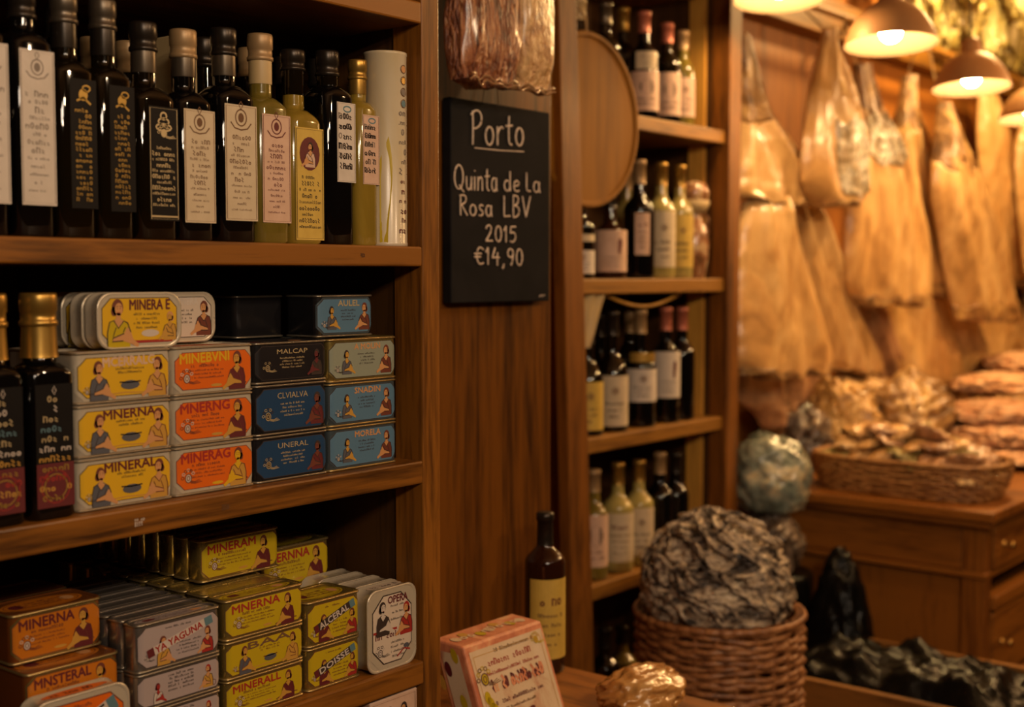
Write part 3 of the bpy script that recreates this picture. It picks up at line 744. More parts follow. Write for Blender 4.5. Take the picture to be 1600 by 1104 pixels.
# silver
xa, xb = P(213, 1000, Y=yT).x, P(345, 1000, Y=yT).x
hs = .0432; zs = z
for k in range(3):
    hh = (.038, .040, .0525)[k]
    tin(['silver tin at the bottom of the silver stack', 'silver tin with loose red sketches under the bannered one', 'silver tin with slanting lettered banner on top of the silver stack'][k], xa, xb, yT, zs, hh, .026, 't_silver', 'banner' if k == 2 else 'scenes', 'b_silver', 't_silver', 'YA YAGUNA', 'red', PA, group='silver tins on the lower shelf', r=.013)
    zs += hh + .0003
for j in range(1, 8):
    zq = z
    for k in range(3):
        hh = (.038, .040, .0525)[k]
        tin('silver tin in the rows close behind the silver stack', xa, xb, yT + .0285 * j, zq, hh, .026, 't_silver', 'scenes', 'b_silver', 't_silver', 'M', 'red', PA, art=False, group='silver tins in rows behind the silver stack', r=.013); zq += hh + .0003
# mustard stack of three
xa, xb = P(352, 1000, Y=yT).x, P(475, 1000, Y=yT).x
zs = z
for k in range(3):
    hh = (.043, .0435, .0465)[k]
    tin(['mustard tin at the bottom of its stack, woman at right', 'mustard tin in the middle of its stack, two figures', 'mustard tin with red lettering and yellow lid on top of its stack'][k], xa, xb, yT, zs, hh, .035, 't_gold', ('lady', 'two', 'lady')[k], 'b_lime', 't_gold', ('MINERALL', 'BAA', 'MNERNA')[k], 'red' if k != 1 else 'ink_br', PO, group='mustard tins in the front stack', r=.010)
    zs += hh + .0003
zc1 = zs
xc, xd = P(320, 900, Y=1.215).x, P(437, 900, Y=1.215).x
for j in range(1, 9):
    zq = z
    for k in range(3):
        hh = (.043, .0435, .0465)[k]
        tin('mustard tin in the rows behind, under the raised red-lettered tin', xa, xb, yT + .0375 * j, zq, hh, .035, 't_gold', 'lady', 'b_lime', 't_gold', 'M', 'red', PO, art=False, group='mustard tins hidden in the rows behind', r=.010); zq += hh + .0003
xc, xd = P(314, 900, Y=1.20).x, P(437, 900, Y=1.20).x
tin('raised mustard tin with large red lettering, highest on the lower shelf', xc, xd, 1.20, zc1 + .0005, .0505, .026, 't_gold', 'lady', 'b_lime', 't_gold', 'MINERAM', 'red', PO, r=.010)
for j in range(1, 8):
    tin('dark-lidded mustard tin in the rows behind the highest mustard tin', xc, xd, 1.20 + .0285 * j, zc1 + .0005, .0505, .026, 't_gold', 'lady', 'b_lime', 't_gold', 'M', 'red', PO, art=False, r=.010, group='mustard tins in rows behind the highest one')
# two-high mustard banner stack
xa, xb = P(480, 1000, Y=yT).x, P(563, 1000, Y=yT).x
zs = z
for k in range(2):
    hh = (.052, .0555)[k]
    tin(['mustard tin with small banner under the bannered tin', 'mustard tin with white lettering on a slanting black banner'][k], xa, xb, yT, zs, hh, .062, 't_gold', 'banner', 'b_lime', 't_gold', ('DOISSE', 'ALCERAL')[k], 'pale', PO, group='mustard tins with a slanting banner', r=.011)
    zs += hh + .0003
for j in (1, 2, 3):
    zq = z
    for k in range(2):
        hh = (.046, .0455)[k]
        tin('mustard tin in the rows behind the bannered stack', xa, xb, yT + .066 * j, zq, hh, .062, 't_gold', 'lady', 'b_lime', 't_gold', 'M', 'red', PO, art=False, group='mustard tins behind the bannered stack', r=.011); zq += hh + .0003
xc, xd = P(419, 880, Y=1.222).x, P(521, 880, Y=1.222).x
xc = max(xc, P(438, 880, Y=1.20).x + .003)
tin('mustard tin with red lettering at the back right of the highest one', xc, xd + .006, 1.236, z + .0925, .056, .06, 't_gold', 'lady', 'b_lime', 't_gold', 'MERNNA', 'red', PO, r=.008)
tin('dark-lidded mustard tin at the very back beside the highest row', xc, xd + .006, 1.30, z + .0925, .056, .06, 't_gold', 'lady', 'b_lime', 't_gold', 'M', 'red', PO, art=False, r=.008)
# white upright tins
yW = 1.1065; xa, xb = P(574.5, 980, Y=yW).x, P(651, 980, Y=yW).x
tin('tall white tin with colourful sketches at the right end of the lower shelf', xa, xb, yW, z, .104, .03, 't_white', 'tall', 'b_white', 't_white', 'OPERA', 'maroon', PA, upright=True, r=.012)
for j in range(1, 4):
    tin('tall white tin %s in the row behind the colourful white one' % ['', 'second', 'third', 'fourth', 'fifth'][j], xa, xb, yW + .0315 * j, z, .104, .03, 't_white', 'tall', 'b_white', 't_white', 'O', 'maroon', PA, upright=True, art=False, r=.012)
# box on the lowest shelf
xa, xb = P(578, 1090, Y=1.106).x, P(652, 1090, Y=1.106).x
zt_ = P(620, 1084, Y=1.106).z
root = empty('biscuit_box', ((xa + xb) / 2, 1.106, .73), 'pale pink box just showing under the lower shelf at the right', 'box')
w_ = xb - xa; hh = zt_ - .73
b = MB(); b.box(-w_ / 2, w_ / 2, 0, .05, 0, hh); b.build('carton', 'paper_p', root, bevel=.002)
a = Art(lambda u, v, d: (u, -.0002 - d, hh / 2 + v), 4)
a.lady(-w_ * .1, hh * .36, .05, 'skin', 'ink', 'slatep', 'ink'); a.lady(w_ * .2, hh * .37, .045, 'skin', 'ink', 'red', 'ink')
for k in range(4): a.scribble(0, hh * .2 - k * .012, w_ * .7, .008, 'ink_br')
a.stroke([(-w_ * .45, -hh * .48), (w_ * .45, -hh * .48), (w_ * .45, hh * .48), (-w_ * .45, hh * .48)], .001, 'ink_br', True)
art_build(a, 'front_print', root)

# ------------------------------------------------------------------ ledge, chalkboard, ham, bottle and box by the panel
LZ = .85
led = empty('counter_ledge', (0, 0, 0), 'brown wooden counter ledge below the panel carrying the yellow-label bottle and pink box', 'counter')
lx1 = 1.69
b = MB(); b.box(PXR + .004, lx1, .93, PY - .001, LZ - .03, LZ); b.build('worktop', 'cab_y', led, bevel=.004)
b = MB(); b.box(PXR + .02, lx1 - .03, .97, PY - .004, 0, LZ - .03); b.build('base', 'panel', led)

def sm(pts, it=2):
    for _ in range(it):
        q = [pts[0]]
        for a, b_ in zip(pts, pts[1:]):
            q.append((a[0] * .75 + b_[0] * .25, a[1] * .75 + b_[1] * .25)); q.append((a[0] * .25 + b_[0] * .75, a[1] * .25 + b_[1] * .75))
        q.append(pts[-1]); pts = q
    return pts
def oo(cx, cy, rx, ry, a0=90, a1=450, n=14): return [(cx + rx * math.cos(R(a0 + (a1 - a0) * i / n)), cy + ry * math.sin(R(a0 + (a1 - a0) * i / n))) for i in range(n + 1)]
GL = {  # handwriting strokes on a unit x-height of .58
 'P': (.5, [[(.03, .98), (.05, .5), (.03, 0)], [(-.06, .86), (.12, 1.0), (.38, .98), (.5, .8), (.42, .58), (.22, .48), (.05, .47)]]),
 'o': (.44, [oo(.22, .27, .2, .27)]),
 'r': (.34, [[(.04, .56), (.05, .0)], [(.05, .32), (.14, .5), (.26, .56), (.34, .5)]]),
 't': (.34, [[(.16, .88), (.14, .3), (.17, .05), (.32, .02)], [(-.02, .58), (.34, .6)]]),
 'Q': (.72, [oo(.34, .5, .32, .48), [(.38, .2), (.55, .02), (.72, -.08)]]),
 'u': (.44, [[(.03, .55), (.03, .18), (.12, .01), (.28, .03), (.38, .2), (.4, .55)], [(.4, .55), (.41, .0)]]),
 'i': (.1, [[(.05, .55), (.05, .0)], [(.05, .76), (.06, .8)]]),
 'n': (.42, [[(.04, .56), (.04, 0)], [(.04, .35), (.14, .52), (.28, .55), (.37, .42), (.38, 0)]]),
 'a': (.44, [oo(.2, .27, .18, .27, 60, 400), [(.39, .55), (.38, .2), (.44, 0)]]),
 'd': (.46, [oo(.2, .26, .19, .26, 60, 400), [(.4, .98), (.4, .4), (.42, 0)]]),
 'e': (.42, [[(.05, .28), (.38, .32), (.36, .48), (.22, .57), (.07, .45), (.03, .25), (.1, .06), (.24, 0), (.4, .08)]]),
 'l': (.32, [[(.05, .95), (.04, .4), (.05, .02), (.3, .03)]]),
 'L': (.4, [[(.04, .95), (.04, .03)], [(.04, .03), (.4, .05)]]),
 'R': (.5, [[(.04, .98), (.04, 0)], [(-.02, .95), (.3, 1.0), (.44, .84), (.36, .62), (.05, .5)], [(.12, .5), (.3, .25), (.5, 0)]]),
 's': (.34, [[(.32, .5), (.18, .57), (.05, .46), (.1, .32), (.26, .26), (.32, .13), (.2, 0), (.02, .05)]]),
 'B': (.44, [[(.04, .98), (.04, 0)], [(.04, .98), (.3, .96), (.36, .78), (.26, .58), (.05, .53)], [(.05, .53), (.34, .48), (.42, .26), (.3, .04), (.04, 0)]]),
 'V': (.5, [[(0, .96), (.22, .02)], [(.22, .02), (.5, .98)]]),
 '2': (.48, [[(.03, .72), (.1, .92), (.28, .96), (.4, .8), (.32, .5), (.02, .03)], [(.02, .03), (.48, .05)]]),
 '0': (.46, [oo(.23, .47, .2, .46)]),
 '1': (.24, [[(-.02, .66), (.14, .95)], [(.14, .95), (.14, 0)]]),
 '5': (.46, [[(.42, .95), (.08, .93)], [(.08, .93), (.05, .55)], [(.05, .55), (.26, .62), (.42, .45), (.4, .2), (.22, .0), (.02, .08)]]),
 '€': (.56, [[(.56, .82), (.38, .95), (.2, .86), (.12, .5), (.2, .12), (.38, .0), (.56, .1)], [(-.02, .58), (.42, .6)], [(-.02, .4), (.38, .42)]]),
 '4': (.5, [[(.2, .96), (.02, .4)], [(.02, .4), (.48, .42)], [(.36, .7), (.34, -.02)]]),
 ',': (.2, [[(.12, .08), (.1, -.06), (.02, -.2)]]),
 '9': (.42, [oo(.2, .68, .18, .24, 20, 380), [(.38, .72), (.36, .3), (.24, .0)]]),
 ' ': (.3, []),
}
def write(b, s, x, z, h, width, r, y, tilt=0.0):
    """handwrite s starting at x, baseline z; total width given"""
    tot = sum(GL[c][0] + .16 for c in s) - .16; kx = width / tot; cx = 0
    for c in s:
        wd, st = GL[c]
        for pl in st:
            pts = sm(pl) if len(pl) > 2 else pl
            b.tube([(x + (cx + p[0]) * kx, y, z + p[1] * h + (cx + p[0]) * kx * tilt) for p in pts], r, 5)
        cx += wd + .16

yb_ = PY - .022
TL = P(704, 152, Y=yb_); TR = P(859, 175, Y=yb_); BL = P(706, 476, Y=yb_); BR = P(859, 468, Y=yb_)
cbx0, cbx1 = TL.x, TR.x; cbz1 = (TL.z + TR.z) / 2; cbz0 = (BL.z + BR.z) / 2
cb = empty('chalkboard', ((cbx0 + cbx1) / 2, yb_, cbz0), 'small black chalkboard price sign with handwritten port wine offer on the wooden panel', 'chalkboard')
bw = (cbx1 - cbx0); bh = cbz1 - cbz0
b = MB(); b.box(-bw / 2, bw / 2, 0, .018, 0, bh); b.build('slate', 'slate', cb, bevel=.002)
b = MB()
def cpx(px, py):
    q = P(px, py, Y=yb_); return q.x - (cbx0 + cbx1) / 2, q.z - cbz0
lines = [('Porto', (737, 226), (817, 228), 172), ('Quinta', (709, 296), (776, 299), 256), ('de', (787, 298), (811, 300), 266), ('la', (821, 299), (843, 301), 268),
         ('Rosa', (718, 336), (768, 338), 304), ('LBV', (786, 339), (828, 340), 304), ('2015', (758, 377), (806, 379), 350), ('€14,90', (741, 413), (816, 415), 384)]
for s_, p0, p1, top in lines:
    x0, z0 = cpx(*p0); x1, z1 = cpx(*p1); _, zt2 = cpx(p0[0], top)
    write(b, s_, x0, z0, zt2 - z0, x1 - x0, .0019 if s_ == 'Porto' else .0016, -.0006, tilt=(z1 - z0) / (x1 - x0))
x0, z0 = cpx(741, 231); x1, z1 = cpx(818, 237)
b.tube([(x0, -.0006, z0), ((x0 + x1) / 2, -.0006, (z0 + z1) / 2 - .001), (x1, -.0006, z1)], .0011, 5)
tag(b.build('chalk_writing', 'chalk', cb), 'white chalk handwriting reading Porto, Quinta de la Rosa LBV 2015, €14,90')
b = MB(); x0, z0 = cpx(842, 464)
for k in range(4): b.tube([(x0 + k * .004, -.0004, z0 + .002 * (k % 2)), (x0 + k * .004 + .004, -.0004, z0 + .004)], .0006, 4)
b.build('smudge', 'chalk', cb)
b = MB(); b.tube([(-bw * .0, .008, bh - .004), (-bw * .0, .012, bh + .035)], .0008, 5); b.build('hanging_wire', 'string', cb)

# generic lumpy body: icosphere pushed about by noise
def blob_mb(c, rad, amp, freq, seed=0, sub=4, ridge=0, rfreq=(1, 1, 1), squash=None, mi=0):
    import bmesh
    bm = bmesh.new(); bmesh.ops.create_icosphere(bm, subdivisions=sub, radius=1)
    b = MB(); vs = []
    for v in bm.verts:
        d = v.co.normalized(); q = d * freq + Vector((seed, seed * 2.3, -seed))
        n = noise.fractal(q, 1.0, 2.0, 4)
        r_ = 1 + amp * n
        if ridge:
            g = Vector((d.x * rfreq[0], d.y * rfreq[1], d.z * rfreq[2])) + Vector((seed, 0, 0)) + Vector((n, n, n)) * .6
            r_ += ridge * (1 - 2 * abs(noise.noise(g)) * 1.6)
        p = Vector((d.x * rad[0], d.y * rad[1], d.z * rad[2])) * r_
        if squash: p = squash(p)
        vs.append(p + Vector(c))
    bm.verts.ensure_lookup_table()
    b.add(vs, [[v.index for v in f.verts] for f in bm.faces], mi, True); bm.free(); return b

# hanging piece of cured ham in clear wrap, above the chalkboard
hy = 1.285
hx0, hx1 = P(708, 100, Y=hy).x, P(851, 100, Y=hy).x; hz0 = P(780, 150, Y=hy).z
ham = empty('cured_ham', ((hx0 + hx1) / 2, hy, hz0), 'slab of dark cured ham in clear wrap hanging above the chalkboard', 'ham')
def slab_mb(w, h, t, seed, ns=34, nz=40, amp=.012, taper=.0, rag=.02):
    b = MB(); rings = []
    for j in range(nz + 1):
        v = j / nz; z = v * h; ring = []
        ww = w / 2 * (1 - taper * v) * (1 if v > .06 else .86 + .14 * math.sin(v / .06 * math.pi / 2))
        tt = t / 2 * (1 if v > .05 else .55 + .45 * v / .05)
        for i in range(ns):
            a = 2 * math.pi * i / ns; ex = .45
            x = ww * math.copysign(abs(math.cos(a)) ** ex, math.cos(a)); y = tt * math.copysign(abs(math.sin(a)) ** .7, math.sin(a))
            n1 = noise.fractal(Vector((x * 38 + seed, y * 14, z * 9)), 1, 2, 4)
            n2 = noise.noise(Vector((x * 95, seed, z * 22)))
            k = amp * (n1 + .5 * n2)
            ring.append((x + (k * .35 if abs(math.cos(a)) > .9 else 0), y + math.copysign(k, -y if y < 0 else y) * (-1 if y < 0 else 1), z + (rag * noise.noise(Vector((x * 30, seed, 2))) if j < 3 else 0)))
        rings.append(ring)
    b.loft(rings); return b
M['ham'] = mottled('cured_ham_flesh', [(.34, (.04, .010, .004)), (.46, (.18, .045, .016)), (.56, (.40, .14, .05)), (.68, (.65, .36, .17))], 40, rough=.3, bump=1, dist=.02, coat=.6, stretch=(1.5, 1, .4), seed=3, distort=1.2)
M['fat'] = mottled('ham_fat', [(.34, (.14, .04, .015)), (.44, (.48, .24, .09)), (.66, (.72, .46, .2))], 45, rough=.33, bump=1, dist=.015, coat=.5, stretch=(1, 1, .5), seed=5)
hw_ = hx1 - hx0
slab_mb(hw_ * .62, 1.0, .055, 2, amp=.012).build('lean_meat', 'ham', ham, (-hw_ * .19, 0, .010))
slab_mb(hw_ * .40, 1.0, .06, 7, amp=.007).build('fat_edge', 'fat', ham, (hw_ * .29, .0, .016))
b = MB()
for k in range(2): b.tube([(-hw_ * .46 + hw_ * .92 * i / 30, -.026 - .003 * math.sin(i * .9 + k), .012 + .006 * k + .0035 * math.sin(i * 1.3 + k) + .006 * noise.noise(Vector((i * .4, k, 0)))) for i in range(31)], .0018, 5)
b.build('wrap_crease', flat('clear_wrap', (.45, .25, .12), .12, coat=.8, trans=.5), ham)
b = MB(); b.tube([(0, .0, .98), (0, .02, 1.05), (0, PY - hy, 1.07)], .004, 6); b.build('cord', 'string', ham)

# wine-type bottles -------------------------------------------------
def wine_mb(b, r, h, neck=.0145, sh=.60, soft=1.0):
    p = [(.0005, .004), (r * .8, .0), (r * .97, .002), (r, .007), (r, h * sh)]
    nz = h * (sh + .14 * soft + .02)
    for i in range(1, 10):
        t = i / 9; c = .5 + .5 * math.cos(math.pi * t ** (1.15))
        p.append((neck + (r - neck) * (c if soft > .8 else c ** .8), h * sh + (nz - h * sh) * t))
    p += [(neck * .93, h - .012), (neck * .93, h - .010), (neck * 1.05, h - .0095), (neck * 1.05, h - .001), (neck * .8, h)]
    b.lathe(p, 30, cap0=False)
def wine(label, x, y, z, r, h, glass, foil, lab, rz, group, name='wine_bottle', sh=.60, soft=1.0, neck=.0145):
    """lab: list of (z0 frac, z1 frac, half-width in radians, paper, art)"""
    root = empty(name, (x, y, z), label, 'bottle', group, rz)
    b = MB(); wine_mb(b, r, h, neck, sh, soft); b.build('bottle_body', glass, root)
    b = MB(); b.lathe([(neck * 1.12, h * .80), (neck * 1.06, h * .81), (neck * 1.02, h - .013), (neck * 1.14, h - .0125), (neck * 1.14, h - .001), (neck * .9, h + .0008), (.0005, h + .0008)], 24, cap0=False, cap1=False)
    b.build('foil', foil, root)
    for z0, z1, hw, paper, art in lab:
        H = (z1 - z0) * h; a = Art(cyl_map(r, (z0 + z1) / 2 * h), int(x * 99 + z * 7)); W = 2 * hw * r
        a.rect(-W / 2, W / 2, -H / 2, H / 2, paper, nx=14); a.L = 2
        if art == 'crest':
            a.ring(0, H * .2, W * .09, W * .09, W * .02, 'ink_br'); a.ell(0, H * .2, W * .05, W * .05, 'ink_br')
            for k in range(3): a.scribble(0, -H * (.05 + .13 * k), W * (.5 - .1 * k), H * .08, 'ink')
        elif art == 'mark':
            a.ell(W * .18, H * .18, W * .06, H * .13, 'maroon'); a.ell(W * .16, H * .02, W * .045, H * .1, 'maroon')
            for k in range(3): a.scribble(-W * .02, -H * (.15 + .1 * k), W * (.5 - .1 * k), H * .06, 'ink_gr')
        elif art == 'script':
            a.scribble(0, H * .22, W * .5, H * .12, 'maroon')
            for k in range(4): a.scribble(0, H * (.05 - .12 * k), W * (.6 - .07 * k), H * .06, 'ink_br')
        elif art == 'dark':
            a.ell(0, H * .1, W * .2, H * .2, 'ink')
            for k in range(2): a.scribble(0, -H * (.2 + .12 * k), W * .5, H * .08, 'ink')
        art_build(a, 'label', root)
    return root
wine('brown port bottle with bright yellow label standing on the ledge behind the pink box', 1.652, 1.268, LZ, .0335, .262, 'bglass', 'cap_dark', [(.10, .60, 1.15, 'paper_y', 'script')], -.55, None, name='port_bottle', sh=.68, soft=.7, neck=.013)

# leaning pink box
by = 1.13
A0 = P(723, 1012, Y=by); A1 = P(845, 968, Y=by)
bx0, bx1 = A0.x, A1.x; bz1 = (A0.z + A1.z) / 2
pb = empty('confectionery_box', ((bx0 + bx1) / 2, by - .055, LZ), 'worn pink and cream confectionery box leaning back on the ledge', 'box')
pw = (bx1 - bx0); ph = (bz1 - LZ) ; lean = .05; dp = .055
y0b, y0t = 0, .055      # front leans back as it rises
b = MB(); b.hexa([(-pw / 2, y0b, 0), (pw / 2, y0b, 0), (pw / 2, y0b + dp, .0), (-pw / 2, y0b + dp, .0)], [(-pw / 2, y0t, ph), (pw / 2, y0t, ph), (pw / 2, y0t + dp, ph + .002), (-pw / 2, y0t + dp, ph + .002)])
M['pinkbox'] = mottled('worn_pink_card', [(.35, (.45, .14, .07)), (.55, (.62, .24, .12)), (.7, (.66, .42, .22))], 30, rough=.45, bump=.1, dist=.002, coat=.3, seed=1)
M['creambox'] = mottled('worn_cream_card', [(.32, (.45, .22, .13)), (.45, (.60, .45, .29)), (.7, (.66, .52, .37))], 16, rough=.42, bump=.1, dist=.002, coat=.3, seed=2)
b.build('box_body', 'pinkbox', pb, bevel=.003)
sl = math.hypot(ph, y0t)
def fm(x, z, d):
    t = z / sl; return (x, y0t * t - .0004 - d, ph * t)
a = Art(fm, 8, eps=.0003); m_ = .008
a.rect(-pw / 2 + m_, pw / 2 - m_ * .8, m_, sl - m_ * 1.2, 'creambox'); a.L = 2
a.stroke([(-pw / 2 + m_ * 1.7, m_ * 2), (pw / 2 - m_ * 1.7, m_ * 2), (pw / 2 - m_ * 1.7, sl - m_ * 2.2), (-pw / 2 + m_ * 1.7, sl - m_ * 2.2)], .0012, 'skin2', True)
a.scribble(0, sl * .80, pw * .55, .011, 'red', rot=.0); a.scribble(pw * .08, sl * .89, pw * .5, .007, 'ink_br')
a.scribble(.008, sl * .60, pw * .68, .022, 'maroon', dens=1.9); a.L = 3; a.scribble(.010, sl * .605, pw * .66, .024, 'pinkbox', dens=1.6)
a.scribble(-.002, sl * .71, pw * .7, .006, 'red'); a.scribble(0, sl * .45, pw * .6, .007, 'maroon'); a.scribble(0, sl * .38, pw * .4, .005, 'ink_br')
a.flourish(-pw * .36, sl * .68, .016, 'b_lime', 'ink_br'); a.flourish(pw * .36, sl * .86, .010, 'skin2', 'b_lime')
for k in range(3): a.ell(-pw * .38 + .004 * k, sl * (.52 - .05 * k), .006, .009, 'b_lime', rot=.4 * k)
a.ell(pw * .1, sl * .3, .006, .003, 'maroon'); a.scribble(0, sl * .22, pw * .7, .012, 'red')
art_build(a, 'front_print', pb)
def tm(x, z, d): return (x, y0t + z, ph + .0006 + .002 * z / dp + d)
a = Art(tm, 3, eps=.0003)
for k in range(7): a.ell(-pw * .4 + pw * .13 * k, dp * .5 + .008 * math.sin(k * 2), .008, .009, ('creambox', 'skin2', 'b_lime')[k % 3], n=9)
a.L = 2; a.scribble(0, dp * .5, pw * .7, .02, 'creambox', dens=.8)
art_build(a, 'top_print', pb)
a = Art(lambda u, v, d: (-pw / 2 - .0006 - d, u + y0t * v / ph, v), 5, eps=.0003)
a.rect(.012, dp - .01, .01, ph - .012, 'creambox'); a.L = 2
for k in range(6): a.ell(.02 + .05 * ((k * .37) % 1), ph * (.9 - .14 * k), .006, .010, ('b_lime', 'maroon', 'skin2')[k % 3])
art_build(a, 'side_print', pb)
# cellophane sweets bags at the front of the ledge
M['cello'] = mottled('amber_cellophane', [(.3, (.36, .13, .03)), (.5, (.58, .27, .07)), (.7, (.68, .42, .16))], 14, rough=.25, bump=.5, dist=.004, coat=.35, seed=4, trans=.35)
q = P(985, 1098, Z=LZ + .03)
for k, (dx, dy, s, t) in enumerate([(-.20, -.235, .036, 'amber cellophane sweet packet on the ledge just right of the pink box'), (-.095, -.085, .046, 'amber cellophane sweet packet at the right end of the ledge')]):
    def sq(p): return Vector((p.x, p.y, max(p.z, -s * .62)))
    o = blob_mb((0, 0, s * .62), (s * 1.7, s * 1.15, s * .72), .16, 1.3, seed=k + 3, sub=5, ridge=.10, rfreq=(1.5, 3, 2.5), squash=sq).build('sweet_packet', 'cello', loc=(lx1 - .01 + dx, 1.12 + dy, LZ))
    tag(o, t, 'packet', 'cellophane packets on the ledge')

# ------------------------------------------------------------------ wine rack
WY = 1.66; WD = .30
rack = empty('wine_rack', (0, 0, 0), 'wooden wine rack with slanting left side board in the middle of the shop', 'rack')
rx1 = P(1131, 430, Y=WY).x; rx0 = P(893, 430, Y=WY).x - .02
shz = [1.871, 1.492, 1.134, .796, .44, 2.25, .05]
for i, z in enumerate(shz):
    b = MB(); b.box(rx0 + .0205, rx1 - .0002, WY, WY + WD - .0005, z - .034, z); b.build('shelf', 'rack_x', rack, bevel=.003)
px_r = P(1146, 430, Y=WY).x
b = MB(); b.box(rx1, px_r + .012, WY - .012, WY + .04, 0, 2.75); b.build('upright', 'rack_z', rack, bevel=.003)
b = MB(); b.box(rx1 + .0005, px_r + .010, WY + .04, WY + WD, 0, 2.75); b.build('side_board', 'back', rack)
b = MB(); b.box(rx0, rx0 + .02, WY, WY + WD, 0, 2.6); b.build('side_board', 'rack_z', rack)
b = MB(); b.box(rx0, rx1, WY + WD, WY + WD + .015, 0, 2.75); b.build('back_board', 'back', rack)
bx_ = P(1077, 300, Y=WY + WD - .02).x; bx2_ = P(1101, 300, Y=WY + WD - .02).x
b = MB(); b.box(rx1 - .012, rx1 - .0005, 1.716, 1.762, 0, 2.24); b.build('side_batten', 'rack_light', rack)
# slanting board
yS = 1.60
tl, tr = P(867, 20, Y=yS), P(894, 20, Y=yS); bl_, br_ = P(911, 1058, Y=yS), P(938, 1058, Y=yS)
b = MB(); b.hexa([(bl_.x - .01, yS, 0.0), (br_.x + .01, yS, 0.0), (br_.x + .01, yS + .03, 0.0), (bl_.x - .01, yS + .03, 0.0)], [(tl.x - .005, yS, 2.5), (tr.x - .005, yS, 2.5), (tr.x - .005, yS + .03, 2.5), (tl.x - .005, yS + .03, 2.5)])
b.build('slanting_board', 'rack_z', rack, bevel=.003)
# round wooden board hanging on the rack
cx_, cz_ = P(921, 187, Y=1.62), None
rd = (P(921, 49, Y=1.62).z - P(921, 325, Y=1.62).z) / 2
disc = empty('round_board', (cx_.x, 1.625, P(921, 187, Y=1.62).z), 'large round brown wooden board hanging in front of the upper rack bottles', 'board')
b = MB(); n_ = 72
pr = [(.0005, -.004), (rd * .93, -.004), (rd * .945, -.009), (rd * .985, -.009), (rd, -.004), (rd, .012), (rd * .98, .016), (.0005, .016)]
b.loft([[(r_ * math.cos(2 * math.pi * i / n_), y_, -r_ * math.sin(2 * math.pi * i / n_)) for i in range(n_)] for r_, y_ in pr], cap0=False, cap1=False, smooth=False); b.build('disc', 'disc', disc)
b = MB(); b.tube([(0, .004, rd - .005), (0, .006, rd + .03), (0, .03, rd + .06)], .003, 6); b.build('hanging_loop', 'string', disc)

